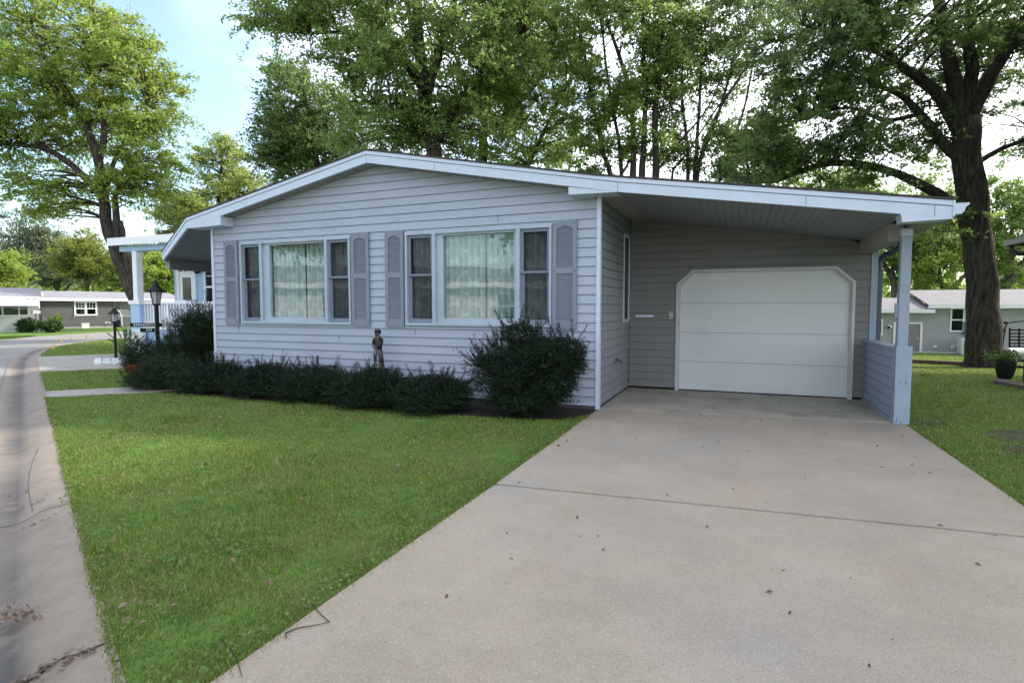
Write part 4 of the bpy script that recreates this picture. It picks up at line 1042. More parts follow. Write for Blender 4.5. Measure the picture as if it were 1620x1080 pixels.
mb = MB(); mb.box(DX0 + .15, DX1 - .15, DY + .03, DY + .035, 1.15, 2.54, M_GLASS2); mb.box(DX0 + .15, DX1 - .15, DY + .045, DY + .05, 1.15, 2.54, mat('grey_lace_blind', (.16, .18, .19), .9, .3, 12)); mb.build('glass', dr)
mb = MB(); mb.box(DX0, DX1, DY + .03, DY + .035, 2.74, 3.05, M_GLASS2); mb.box(DX0, DX1, DY + .045, DY + .05, 2.74, 3.05, M_DARK)
for x in (.5, .77): mb.box(x - .012, x + .012, DY + .012, DY + .029, 2.74, 3.05, M_WHITE)
mb.box(DX0, DX1, DY + .012, DY + .029, 2.885, 2.905, M_WHITE); mb.build('transom', dr)
mb = MB(); mb.lathe([(.05, 0), (.1, .03), (.1, .28), (.05, .32)], (1.28, 1.42, 2.65), M_BLACK, 8); mb.build('wall_lamp', bl)
window(bl, 1.5, 2.5, 1.4, 3.0, 1.53, 1)
# grey vinyl house behind on the right, down the slope
RY = 36.1
rh = empty('house', (7.0, RY, -.9), 'long grey vinyl-sided house with pinkish roof on the lawn behind the big trunk at right', 'house')
def rw(px, py): p = PY(px, py, RY); return p.x - 7.0, p.z + .9
X = lambda px: PY(px, 500, RY).x - 7.0
wallpart(rh, -6, X(1471), .02, 2.2, 0, M_TAUPE, 7, .1); wallpart(rh, X(1471), 16, .02, 2.45, -.0, M_TAUPE, 7.5, .1)
mb = MB(); mb.box(-6, 16, -.012, .1, -.1, .04, M_WHITE); mb.build('skirting', rh)
mb = MB(); e0, e1 = 2.27, 2.95
mb.prism([(-6.3, -.35, e0), (-6.3, 3.4, e1), (-6.3, 3.4, e1 + .05), (-6.3, -.35, e0 + .05)], (X(1475) + 6.3, 0, 0), M_TROOF); r1 = mb.build('roof', rh)
mb = MB(); mb.box(-6.3, X(1475) + .02, -.4, -.35, 2.13, 2.33, M_WHITE); mb.box(-6.3, X(1475), -.35, .0, 2.17, 2.2, M_WHITE); mb.build('fascia', r1)
mb = MB()
mb.prism([(X(1466), -.35, 2.5), (X(1466), 4.2, 3.4), (X(1466), 4.2, 3.46), (X(1466), -.35, 2.56)], (16, 0, 0), M_TROOF); r1 = mb.build('roof', rh)
mb = MB(); mb.box(X(1465), 18, -.4, -.35, 2.38, 2.59, M_WHITE); mb.box(X(1466), 18, -.35, .0, 2.42, 2.45, M_WHITE); mb.build('fascia', r1)
window(rh, X(1372), X(1397), .88, 1.80, 0, 0, mid=False); window(rh, X(1503), X(1526), 1.14, 2.40, 0, 0)
mb = MB(); x0, x1 = X(1414), X(1460)
mb.box(x0, x0 + .1, -.06, 0, .03, 1.62, M_WHITE); mb.box(x1 - .1, x1, -.06, 0, .03, 1.62, M_WHITE); mb.box(x0 + .1, x1 - .1, -.06, 0, 1.53, 1.62, M_WHITE); df = mb.build('door_frame', rh)
mb = MB(); mb.box(x0 + .1, x1 - .1, -.03, -.012, .05, 1.53, M_GDOOR)
for i in range(4):
    z = .2 + i * .33; mb.box(x0 + .22, (x0 + x1) / 2 - .06, -.036, -.03, z, z + .22, M_GDOOR); mb.box((x0 + x1) / 2 + .06, x1 - .22, -.036, -.03, z, z + .22, M_GDOOR)
mb.build('door', df)
mb = MB(); mb.lathe([(.03, 0), (.03, .05)], (x1 - .2, -.06, .72), M_WHITE, 8); mb.build('handle', df)
mb = MB(); mb.box(X(1405), X(1411), -.12, -.02, 1.3, 1.45, M_WHITE); mb.lathe([(.08, 0), (.05, .12)], (X(1406), -.15, 1.28), M_BLACK, 8); mb.build('wall_lamp', rh)
mb = MB(); mb.box(X(1479), X(1484), -.03, 0, .28, .40, M_WHITE); mb.build('outlet', rh)
mb = MB(); mb.box(X(1507), X(1519), -.035, 0, .24, .42, M_WHITE); mb.box(X(1508.5), X(1517.5), -.04, -.03, .27, .39, M_TAUPE); mb.build('vent', rh)
# air conditioner and outdoor unit by its wall
mb = MB(); w_ = .95
mb.box(-w_ / 2, w_ / 2, -.35, .35, .05, .80, M_WHITESIDE)
for i in range(9): mb.box(-w_ / 2 + .06, .16, -.362, -.35, .14 + i * .07, .17 + i * .07, M_TAUPE)
mb.lathe([(.2, 0), (.2, .015)], (.3, 0, .8), M_DARK, 12)
mb.box(.2, .42, -.358, -.35, .15, .72, M_DARK)
mb.box(-w_ / 2 - .03, w_ / 2 + .03, -.38, .38, -.05, .05, M_WALK)
ac = mb.build('air_conditioner'); p = PY(1535, 560, RY - .9); ac.location = (p.x, RY - .9, gz(p.x, RY - .9) + .02)
tag(ac, 'white louvred air conditioner box standing by the grey wall left of the trunk', 'air conditioner')
mb = MB(); mb.box(-.25, .3, -.14, .0, .0, .62, M_DSP); mb.box(-.28, .33, -.16, .0, .62, .66, M_DSP); mb.box(.05, .25, -.17, -.14, .5, .56, M_WHITE)
eb = mb.build('utility_box'); eb.location = (X(1534) + 7, RY - .015, .1)
tag(eb, 'dark grey utility box fixed on the grey wall above the air conditioner', 'utility box')
shrub('clump_plant', 'small dark tuft growing under the wall vent of the grey house', (X(1513) + 7.2, RY - .5, -.9), [((X(1513) + 7.2, RY - .5, -.7), (.32, .25, .3))], LF_HEDGE, 900, .12, 61, spikes=8, stems=3, cat='plant')

# house across the street behind the photographer: it is what the front windows mirror
ch = empty('house', (-14.5, -7.5, 0), 'pale house across the street mirrored in the front windows', 'house', R(153.4))
wallpart(ch, -8, 8, 0, 2.6, 0, M_WHITESIDE, 7, .16)
pitched(ch, -8, 8, 0, 7, 2.65, 3.7, M_GROOF, ov=.45, fas=.25)
for x in (-5, -1.2, 3.4): window(ch, x, x + 1.3, .9, 2.2, 0, 0)
mb = MB(); mb.box(1.2, 2.1, -.05, 0, .1, 2.1, mat('tan_door_paint', (.35, .2, .12), .5)); mb.build('door', ch)

# ------------------------------------------------------------------ lamps, sign, statue, small things
def lamp_post(name, label, base, h, s, group=None):
    root = empty(name, base, label, 'lamp post', group=group)
    mb = MB(); mb.tube([(0, 0, 0), (0, 0, h - .5 * s)], .042 * s, M_BLACK, 10); mb.lathe([(.07 * s, 0), (.07 * s, .03), (.045 * s, .06)], (0, 0, 0), M_BLACK, 10); mb.build('pole', root)
    z = h - .5 * s
    mb = MB(); mb.lathe([(.06 * s, 0), (.07 * s, .02), (.12 * s, .29 * s), (.12 * s, .30 * s)], (0, 0, z), M_LENS, 6); ln = mb.build('lantern_glass', root)
    mb = MB()
    for j in range(6):
        a = 2 * math.pi * (j + .5) / 6
        mb.bar((math.cos(a) * .073 * s, math.sin(a) * .073 * s, z + .02), (math.cos(a) * .125 * s, math.sin(a) * .125 * s, z + .30 * s), .012 * s, .012 * s, M_BLACK)
    mb.lathe([(.05 * s, -.02), (.085 * s, 0), (.085 * s, .02)], (0, 0, z), M_BLACK, 12); mb.build('cage', ln)
    mb = MB(); mb.lathe([(.20 * s, .29 * s), (.205 * s, .305 * s), (.15 * s, .335 * s), (.095 * s, .385 * s), (.06 * s, .44 * s), (.05 * s, .47 * s), (.03 * s, .485 * s), (.012 * s, .50 * s), (.012 * s, .53 * s), (.003, .55 * s)], (0, 0, z), M_BLACK, 16)
    mb.build('hood', root, smooth=False)
    return root
lb = P(252, 600, 12.5); lb.z = 0
lamp_post('lamp_post', 'black lamp post with bell-shaped hood rising out of dark bushes by the house corner', lb, 2.07, 1.0)
l2 = G(183.5, 566); d2 = (l2 - Vector((0, 0, 0))).dot(_fw)
lamp_post('lamp_post', 'black lamp post standing inside the low white picket edging by the side drive', l2, 1.5 + 0.0, .85)
l3 = G(208.5, 522); lamp_post('lamp_post', 'tiny distant black lamp post beside the far porch steps', l3, 1.5, .8)
# white conduit and name sign hung on the nearer post
mb = MB(); a = P(206, 512, 12.35); b = P(256, 511.5, 12.45)
sg = empty('name_sign', (a + b) / 2, 'black house sign of two plates with white letters hung on the lamp post', 'sign', math.atan2(b.y - a.y, b.x - a.x))
L = (b - a).length
mb = MB(); mb.box(-L / 2, L / 2 + .04, -.012, .012, -.075, .015, M_BLACK); nb = mb.build('name_board', sg)
mb = MB(); mb.box(-L / 2 + .2, L / 2 - .08, -.01, .01, -.19, -.10, M_BLACK); nb2 = mb.build('number_board', sg)
mb = MB()
for x in (-.1, .22): mb.tube([(x, 0, -.07), (x, 0, -.11)], .006, M_WHITE, 5)
for x in (.2, .26, .3): mb.lathe([(.004, 0), (.018, .02), (.004, .05)], (x, -.02, -.17), M_WHITE, 6)
mb.build('hanger', sg)
def lettering(text, size, loc, parent, m, rot=(R(90), 0, 0), name='lettering'):
    cu = bpy.data.curves.new(name, 'FONT'); cu.body = text; cu.size = size; cu.extrude = .002; cu.align_x = 'CENTER'; cu.align_y = 'CENTER'; cu.space_character = 1.25
    t = bpy.data.objects.new('tmp', cu); COL.objects.link(t)
    bpy.context.view_layer.update()
    me = bpy.data.meshes.new_from_object(t.evaluated_get(bpy.context.evaluated_depsgraph_get())); bpy.data.objects.remove(t)
    me.transform(Matrix.Rotation(rot[0], 4, 'X')); me.materials.clear(); me.materials.append(m)
    o = bpy.data.objects.new(name, me); COL.objects.link(o); o.parent = parent; o.location = loc; return o
lettering('BENENHOLEY', .068, (.0, -.0145, -.03), nb, M_WHITE)
lettering('209', .07, (.06, -.0125, -.145), nb2, M_WHITE)
mb = MB(); c = P(257.5, 530, 12.45)
mb.tube([P(257, 480, 12.44), P(257.3, 508, 12.44), P(258.5, 522, 12.4), P(257.5, 530, 12.4)], .008, M_WHITE, 6)
tag(mb.build('hanging_cord', origin=tuple(c)), 'thin white cord hanging down the near lamp post', 'cord')
# low white picket edging round the second lamp
pr = empty('picket_edging', l2, 'low white toy-like picket edging around the foot of the lamp post', 'edging fence')
pA = G(149, 576); pB = G(222, 575)
n = 21
for i in range(n):
    p = pA.lerp(pB, (i + .5) / n) - l2
    if i % 4 == 3: continue
    mb = MB(); d = (pB - pA).normalized(); w = (pB - pA).length / n * .42; h = .17 + random.uniform(-.015, .015)
    mb.prism([tuple(p - d * w + Vector((0, 0, 0))), tuple(p + d * w), tuple(p + d * w + Vector((0, 0, h * .85))), tuple(p + Vector((0, 0, h))), tuple(p - d * w + Vector((0, 0, h * .85)))], (.0, .02, 0), M_PICKET)
    mb.build('picket', pr)
mb = MB(); mb.bar(pA - l2 + Vector((0, .03, .06)), pB - l2 + Vector((0, .03, .06)), .012, .03, M_PICKET); mb.build('rail', pr)
# yellow utility flags along the far kerb
flag_lab = ['nearest and largest yellow marker flag on the grass tip at the street corner', 'yellow marker flag second nearest on the rounded grass corner', 'yellow marker flag in the middle of the line of five at the far kerb',
            'small yellow marker flag fourth along the far kerb', 'faintest yellow marker flag, furthest along the far kerb']
for i, (px, py) in enumerate(((82.5, 556), (85.5, 549.5), (95, 544), (113, 540.5), (136.5, 537.5))):
    g = G(px, py); f = empty('marker_flag', g, flag_lab[i], 'marker flag', random.uniform(-.4, .4), 'yellow marker flags along the street corner')
    mb = MB(); mb.tube([(0, 0, 0), (.01, 0, .22)], .004, M_BLACK, 5); mb.build('wire', f)
    mb = MB(); mb.prism([(0.0, 0, .09), (.13, .02, .10), (.10, .0, .16), (.01, 0, .23)], (0, .004, 0), M_YFLAG); mb.build('flag', f)
# little black path light leaning by the hedge end
g = G(237, 604); pl = empty('path_light', g, 'small black path light leaning at the left end of the hedge', 'path light')
mb = MB(); mb.bar((0, 0, 0), (-.05, 0, .2), .03, .03, M_BLACK); mb.build('stake', pl)
mb = MB(); mb.bar((-.05, 0, .2), (-.085, 0, .3), .075, .06, M_BLACK); mb.build('lamp_head', pl)

# statue of a boy: one skinned surface on a plinth
def statue(base):
    root = empty('garden_statue', base, 'weathered stone statue of a standing boy before the pale siding', 'statue')
    V = [(0, 0, .30), (0, .005, .40), (0, 0, .50), (0, -.01, .545), (0, -.02, .60), (0, -.022, .655),      # pelvis, waist, chest, neck, head, crown
         (-.045, 0, .29), (-.055, -.03, .17), (-.05, -.02, .04), (-.055, -.07, .03),                        # left leg
         (.04, 0, .29), (.04, -.005, .17), (.05, .015, .04), (.055, -.04, .03),                              # right leg
         (-.085, 0, .495), (-.105, -.02, .40), (-.06, -.085, .345), (-.03, -.1, .335),                       # arms
         (.085, 0, .495), (.105, -.02, .40), (.05, -.085, .35), (.015, -.1, .335)]
    Rr = [.075, .068, .07, .03, .062, .045, .05, .038, .027, .02, .05, .038, .027, .02, .034, .026, .022, .02, .034, .026, .022, .02]
    Ed = [(0, 1), (1, 2), (2, 3), (3, 4), (4, 5), (0, 6), (6, 7), (7, 8), (8, 9), (0, 10), (10, 11), (11, 12), (12, 13), (2, 14), (14, 15), (15, 16), (16, 17), (2, 18), (18, 19), (19, 20), (20, 21)]
    me = bpy.data.meshes.new('body'); me.from_pydata(V, Ed, []); o = bpy.data.objects.new('body', me); COL.objects.link(o); o.parent = root; o.location = (0, 0, .07)
    md = o.modifiers.new('skin', 'SKIN'); sv = me.skin_vertices[0].data
    for i, r in enumerate(Rr): sv[i].radius = (r, r)
    sv[0].use_root = True
    ss = o.modifiers.new('sub', 'SUBSURF'); ss.levels = 2; ss.render_levels = 2
    me.materials.append(M_STONE)
    bm = bmesh.new(); bmesh.ops.create_icosphere(bm, subdivisions=3, radius=.070)
    for v in bm.verts:
        v.co.z *= .92; k = noise.noise(v.co * 40) * .008; v.co *= 1 + k * 8
    bmesh.ops.delete(bm, geom=[v for v in bm.verts if v.co.y < -.012 and v.co.z < .022 or v.co.z < -.045], context='VERTS')
    bmesh.ops.translate(bm, verts=bm.verts, vec=(0, -.010, .706)); me2 = bpy.data.meshes.new('hair'); bm.to_mesh(me2); bm.free(); me2.materials.append(M_STONE)
    h = bpy.data.objects.new('hair', me2); COL.objects.link(h); h.parent = root
    mb = MB()   # face: brow, nose, cheeks
    mb.lathe([(.004, 0), (.012, .012), (.004, .03)], (0, -.083, .655), M_STONE, 8); mb.build('nose', root)
    mb = MB(); mb.prism([(.02, .03, .08), (.10, .05, .08), (.085, .03, .33), (.02, .03, .36)], (0, -.06, 0), M_STONE); mb.build('drapery', root)
    mb = MB(); mb.lathe([(.14, -.30), (.14, -.03), (.13, 0), (.12, .03), (.11, .07)], (0, 0, 0.0), M_STONE, 14); mb.build('plinth', root)
    return root
st = statue((-5.56, 7.72, .50)); st.scale = (.85, .85, .85)
mb = MB(); mb.box(-5.72, -5.40, 7.58, 7.86, 0, .26, M_STONE); tag(mb.build('pedestal', origin=(-5.56, 7.72, 0)), 'low rough pedestal hidden in the hedge under the boy statue', 'pedestal')

# right side: timber edging, planter on slab, gazebo corner, swing, tanks
e0 = G(1443, 574.5); e1 = G(1543, 580)
ed = MB(); n = 14
for i in range(n): ed.bar(e0.lerp(e1, i / n) + Vector((0, 0, .06)), e0.lerp(e1, (i + .99) / n) + Vector((0, 0, .06)), .16, .15, M_WOOD)
tag(ed.build('timber_edging', origin=tuple(e0)), 'dark timber edging strip lying in the lawn left of the big trunk', 'edging')
g = G(1594, 606)
sl = MB(); a = G(1571, 607); b = G(1650, 622); 
sl.prism([a + Vector((0, .0, -.02)), b + Vector((0, 0, -.02)), b + Vector((.25, .55, -.02)), a + Vector((.25, .55, -.02))], (0, 0, .09), M_BROWNWALL if False else mat('grey_paver', (.13, .105, .095), .9, .2, 6))
tag(sl.build('paver_step', origin=tuple(a)), 'low brownish slab at right edge under the black planter', 'slab')
po = empty('planter', g + Vector((.05, .28, .06)), 'tall tapered black planter of leafy plants with dark red blooms at right edge', 'planter')
mb = MB(); mb.lathe([(.105, 0), (.13, .05), (.165, .2), (.18, .36), (.185, .40), (.17, .40), (.16, .34)], (0, 0, 0), M_POT, 20); mb.build('pot', po, smooth=True)
rng = np.random.default_rng(5)
c = rng.normal(size=(420, 3)) * np.array([.15, .13, .06]) + np.array([-.03, 0, .47]); v, q = leaf_quads(c, .075, .45, .8, unit(rng.normal(size=(420, 3)) + np.array([0, 0, .3])), False, rng)
np_mesh('foliage', v, q, LF_DEEP, po)
mb = MB()
for i in range(7): mb.tube([(0, 0, .36), (rng.normal() * .08, rng.normal() * .06, .52)], .006, LF_HEDGE, 5)
mb.build('stem', po)
c = rng.normal(size=(40, 3)) * np.array([.05, .05, .02]) + np.array([-.05, 0, .56]); c[20:] += np.array([-.13, .05, -.02]); v, q = leaf_quads(c, .06, .6, .8, None, False, rng)
np_mesh('bloom', v, q, mat('dark_red_petals', (.09, .008, .016), .6), po)
gb = empty('gazebo', (5.25, 12.3, 0), 'dark-roofed wooden garden shelter, only its eave corner and post at right edge', 'gazebo')
gx, gy = 5.25, 14.2
mb = MB()
for (x, y) in ((0.05, 0), (2.8, 0), (0.05, 1.75), (2.8, 1.75)):
    mb = MB(); mb.box(x, x + .11, y, y + .11, 0, 2.7, M_WOOD); mb.build('post', gb)
mb = MB(); ex0, ex1, ey0, ey1, ze = -.22, 3.3, -.4, 2.15, 2.84
ap = (1.5, .9, 3.9); cs = [(ex0, ey0, ze), (ex1, ey0, ze), (ex1, ey1, ze), (ex0, ey1, ze)]
for i in range(4): mb.poly([cs[i], cs[(i + 1) % 4], ap], M_SHING); mb.poly([(cs[i][0], cs[i][1], ze - .04), (1.5, .9, 3.8), (cs[(i + 1) % 4][0], cs[(i + 1) % 4][1], ze - .04)], M_WOOD)
mb.build('roof', gb)
M_DKB = mat('dark_brown_metal', (.04, .032, .028), .4)
mb = MB()
for a, b in zip(cs, cs[1:] + cs[:1]): mb.bar(Vector(a) + Vector((0, 0, -.03)), Vector(b) + Vector((0, 0, -.03)), .10, .11, M_DKB)
mb.tube(smooth_path([(-.15, 2.1, 2.78), (-.13, 2.1, 2.66), (-.06, 2.0, 2.58), (.05, 1.86, 2.6)], 12), .045, M_DKB, 8)
mb.build('gutter', gb)
mb = MB()
for z in (.28, .42): mb.bar((-.12, .25, z), (1.4, .25, z), .05, .05, M_BLACK)
mb.bar((.25, .25, 0), (.25, .25, .8), .05, .05, M_BLACK); mb.bar((1.3, .25, 0), (1.3, .25, .8), .05, .05, M_BLACK)
bo = mb.build('bench'); bo.location = (5.35, 14.35, 0); tag(bo, 'black metal bench frame just behind the black planter, cut by the right edge', 'bench')
# black porch swing and grey tanks by the far house
sp = PY(1610, 556, 30.0); sz = gz(sp.x, 30)
sw_ = empty('garden_swing', (sp.x, 30, sz), 'black slatted garden swing with curled frame before the grey house', 'garden swing')
mb = MB()
for s in (-1, 1): mb.tube(smooth_path([(-.75, s * .5, 0), (-.45, 0, 1.5), (-.38, 0, 1.62), (-.5, 0, 1.66), (-.52, 0, 1.58)], 14), .028, M_BLACK, 6); mb.tube([(.9, s * .5, 0), (.8, 0, 1.62)], .028, M_BLACK, 6)
mb.tube(smooth_path([(-.5, 0, 1.6), (.2, 0, 1.7), (.8, 0, 1.62)], 8), .028, M_BLACK, 6); mb.build('frame', sw_)
mb = MB()
for i in range(6): mb.bar((-.3, -.1 + .02 * i, .62 + i * .14), (.7, -.1 + .02 * i, .62 + i * .14), .03, .06, M_BLACK)
for x in (-.32, .0, .3, .7): mb.bar((x, -.1, .5), (x + .02, .03, 1.4), .06, .04, M_BLACK)
mb.build('backrest', sw_)
mb = MB()
for i in range(4): mb.bar((-.3, -.55 + i * .13, .5), (.7, -.55 + i * .13, .5), .09, .03, M_BLACK)
mb.bar((-.3, -.55, .75), (-.3, -.05, .78), .04, .04, M_BLACK); mb.bar((.7, -.55, .75), (.7, -.05, .78), .04, .04, M_BLACK); mb.build('seat', sw_)
tp = PY(1600, 566, 28.5); tz = gz(tp.x, 28.5)
mb = MB(); mb.tube([(-.35, 0, .3), (-.33, 0, .3), (.33, 0, .3), (.35, 0, .3)], [.24, .28, .28, .24], M_TAUPE, 16); mb.box(-.25, -.18, -.2, .2, 0, .1, M_DARK); mb.box(.18, .25, -.2, .2, 0, .1, M_DARK)
tk = mb.build('grey_tank', smooth=False); tk.location = (tp.x + .1, 28.5, tz); tk.rotation_euler.z = R(25); tag(tk, 'grey horizontal drum lying on the lawn in front of the black swing', 'tank')

# ------------------------------------------------------------------ trees
def PP(d, *pts): return [P(x, y, d) for x, y in pts]
def below(p, x=None):
    return Vector((p.x, p.y, gz(p.x, p.y) - .05))
D = 16.2
b = G(1557, 581)
tree('big_tree', 'massive tree with furrowed dark trunk and spreading limbs, right of the carport post', b,
     [([b + Vector((0, 0, -.1)), P(1556, 545, D), P(1553, 450, D), P(1541, 350, D), P(1530, 270, D), P(1528, 190, D)], .405, .34),
      (PP(D, (1530, 240), (1500, 170), (1462, 130), (1420, 100), (1370, 60)), .22, .07), (PP(D, (1530, 265), (1490, 225), (1455, 180), (1425, 150), (1370, 130)), .17, .05),
      (PP(D, (1524, 200), (1508, 130), (1495, 60), (1480, -40), (1470, -120)), .24, .08), (PP(D, (1532, 200), (1536, 110), (1534, 30), (1540, -90)), .22, .07),
      (PP(D, (1535, 190), (1566, 125), (1600, 70), (1640, 10), (1700, -70)), .20, .07), (PP(D, (1538, 265), (1575, 240), (1620, 222), (1690, 200)), .09, .04),
      (PP(D, (1520, 335), (1480, 305), (1420, 275), (1350, 258), (1290, 262), (1230, 285), (1180, 290)), .17, .04), (PP(D, (1455, 180), (1400, 190), (1340, 170), (1270, 190)), .07, .03),
      (PP(D - .5, (1420, 100), (1340, 60), (1270, 40)), .08, .03)],
     [(P(1530, -75, D - .6), (5.2, 5.4, 2.6), 150), (P(1400, 60, D), (2.6, 3.0, 1.6), 75), (P(1290, 60, D - 1.5), (1.6, 1.6, 1.5), 36), (P(1290, 190, D), (2.0, 2.2, 1.2), 46), (P(1310, 265, D + .3), (2.4, 1.6, .5), 22),
      (P(1640, 120, D + .6), (1.9, 2.4, 2.2), 50), (P(1430, 205, D + 1.2), (1.4, 1.6, .9), 16), (P(1190, 270, D - .3), (1.0, 1.2, .7), 12), (P(1580, 60, D + 2), (2.4, 2.0, 1.6), 30), (P(1480, 345, D), (.5, .6, .5), 5)],
     LF_DEEP, lpc=135, leaf=.125, seed=21, clump=.40, lobed=True, droop=.25, flare=.5, twig=.02)

D = 22
t0 = below(P(690, 330, D))
tree('tree', 'tall full-crowned maple rising behind the gable peak, overhanging to the left', t0,
     [([t0, P(690, 300, D), P(684, 220, D), P(670, 130, D), P(662, 60, D), P(650, -60, D)], .38, .16),
      (PP(D, (670, 140), (621, 72), (560, 0), (500, -60)), .2, .06), (PP(D, (675, 150), (697, 75), (718, 0), (735, -90)), .2, .07), (PP(D, (662, 90), (650, 40), (640, -80)), .14, .05),
      (PP(D, (650, 110), (560, 55), (470, 52), (390, 30)), .10, .03), (PP(D, (684, 215), (730, 160), (790, 110), (830, 60)), .14, .04), (PP(D, (684, 225), (620, 180), (560, 150)), .10, .04)],
     [(P(690, -60, D), (5.2, 4.5, 3.4), 150), (P(680, 110, D), (3.6, 3.4, 2.2), 110), (P(560, 60, D), (2.2, 2.4, 1.6), 46), (P(430, 12, D - .5), (1.6, 1.3, .75), 22), (P(480, 10, D), (1.5, 1.3, .8), 20), (P(600, 195, D), (2.2, 2, 1.3), 44),
      (P(800, 60, D), (2.0, 2.4, 2.2), 60), (P(720, 205, D), (2.6, 2.2, 1.0), 40)],
     LF_MID, lpc=150, leaf=.13, seed=22, clump=.48, droop=.2)
D = 26
t0 = below(P(765, 330, D))
tree('tree', 'forked tree with dark bare lower trunk showing just right of the gable peak', t0,
     [([t0, P(764, 300, D), P(763, 252, D), P(767, 205, D), P(775, 150, D), P(780, 60, D)], .30, .1), (PP(D, (766, 215), (803, 181), (850, 130), (880, 60)), .14, .05), (PP(D, (768, 200), (740, 150), (720, 90)), .12, .04), (PP(D, (820, 300), (860, 210), (905, 120), (940, 50)), .10, .04)],
     [(P(840, 110, D), (2.4, 2.4, 2.6), 70), (P(770, 170, D), (2.0, 2, 1.4), 34), (P(870, 215, D), (1.6, 1.5, .9), 20), (P(860, 20, D), (2.6, 2.5, 2.4), 60), (P(830, 248, D), (2.0, 1.5, .5), 14)],
     LF_MID, lpc=150, leaf=.14, seed=23, clump=.5, droop=.2)
D = 29
t0 = below(P(505, 330, D))
tree('tree', 'dark blue-green bushy tree behind the left roof slope', t0,
     [([t0, P(503, 300, D), P(500, 250, D), P(490, 180, D), P(470, 110, D)], .24, .06), (PP(D, (502, 290), (530, 230), (545, 170)), .12, .04), (PP(D, (501, 270), (450, 220), (425, 190)), .1, .03), (PP(D, (503, 300), (515, 240), (520, 160)), .1, .04)],
     [(P(480, 190, D), (2.3, 2.2, 2.6), 90), (P(445, 215, D), (1.2, 1.4, 1.6), 34), (P(540, 200, D), (1.8, 2, 2.0), 50), (P(450, 262, D), (1.5, 1.5, .9), 26), (P(455, 120, D), (.7, .7, 1.0), 12)],
     LF_DEEP, lpc=110, leaf=.16, seed=24, clump=.5)
D = 40
t0 = below(P(345, 430, D))
tree('tree', 'pale feathery light-green tree with spiky top behind the left eave', t0,
     [([t0, P(345, 400, D), P(346, 330, D), P(350, 260, D), P(352, 225, D)], .22, .05), (PP(D, (346, 350), (310, 310), (280, 295)), .1, .03), (PP(D, (347, 330), (385, 290), (405, 265)), .1, .03)],
     [(P(352, 262, D), (1.5, 1.6, 2.0), 60), (P(350, 345, D), (3.4, 3, 1.9), 120), (P(295, 350, D), (2.2, 2, 1.9), 50), (P(400, 310, D), (1.6, 1.6, 1.6), 34)],
     LF_PALE, lpc=120, leaf=.17, seed=25, clump=.5)
# multi-stemmed clumps over the carport roof
D = 24
t0 = below(P(1003, 340, D))
stems = []
for (a, bb, c, d_, r) in (((968, 290), (955, 245), (935, 150), (915, 40), .13), ((984, 290), (978, 220), (962, 130), (950, 30), .11), ((1001, 300), (1002, 220), (990, 120), (962, 40), .18), ((1015, 300), (1018, 220), (1020, 130), (1014, 0), .18), ((1036, 300), (1036, 200), (1040, 110), (1052, -40), .20), ((975, 290), (1002, 240), (1020, 160), (1010, 60), .06), ((1040, 270), (1075, 225), (1120, 170), (1150, 100), .06)):
    stems.append((PP(D, a, bb, c, d_), r, r * .35))
stems[0] = ([t0] + stems[0][0], .14, .05)
for i in range(1, len(stems)): stems[i] = ([t0 + Vector((random.uniform(-.2, .2), random.uniform(-.2, .2), 0))] + stems[i][0], stems[i][1], stems[i][2]) if i < 5 else stems[i]
tree('tree', 'clump of five straight dark stems rising behind the roof left of the carport', t0, stems,
     [(P(990, 60, D), (2.6, 2.4, 3.2), 110), (P(930, 180, D), (1.0, 1.2, 1.6), 26), (P(1060, 80, D), (1.5, 1.5, 2.4), 40), (P(940, 250, D), (1.2, 1.0, .7), 14), (P(1010, 190, D), (1.9, 1.5, 1.6), 32), (P(1000, -60, D), (3, 3, 2), 60)],
     LF_MID, lpc=120, leaf=.135, seed=26, clump=.42, twig=.02)
D = 25
t0 = below(P(1085, 340, D)); stems = []
for pts, r in ((((1088, 300), (1086, 220), (1078, 140), (1085, 60)), .11), (((1098, 300), (1103, 220), (1108, 140), (1110, 40)), .12), (((1100, 290), (1130, 200), (1152, 130), (1165, 60)), .11), (((1105, 270), (1140, 170), (1190, 90), (1195, 40)), .09), (((1140, 280), (1172, 190), (1190, 110), (1200, 50)), .08), (((1150, 290), (1200, 200), (1240, 120), (1275, 60)), .09), (((1060, 300), (1090, 240), (1150, 150), (1235, 60)), .07)):
    stems.append(([t0] + PP(D, *pts), r, r * .3))
tree('tree', 'fan of slender leaning stems behind the middle of the carport roof', t0, stems,
     [(P(1110, 60, D), (2.2, 2.2, 2.4), 60), (P(1180, 30, D), (2.4, 2.2, 1.4), 44), (P(1120, 240, D), (2.2, 1.8, 1.0), 40), (P(1190, 255, D), (1.9, 1.8, 1.0), 36), (P(1060, 190, D), (.9, 1, 1.3), 14), (P(1230, 170, D), (1.0, 1.2, 1.6), 14), (P(1120, 130, D + 1), (2.0, 1.6, 1.8), 26), (P(1190, 215, D + 1), (1.8, 1.5, 1.0), 20)],
     LF_DEEP, lpc=120, leaf=.135, seed=27, clump=.42, twig=.02)
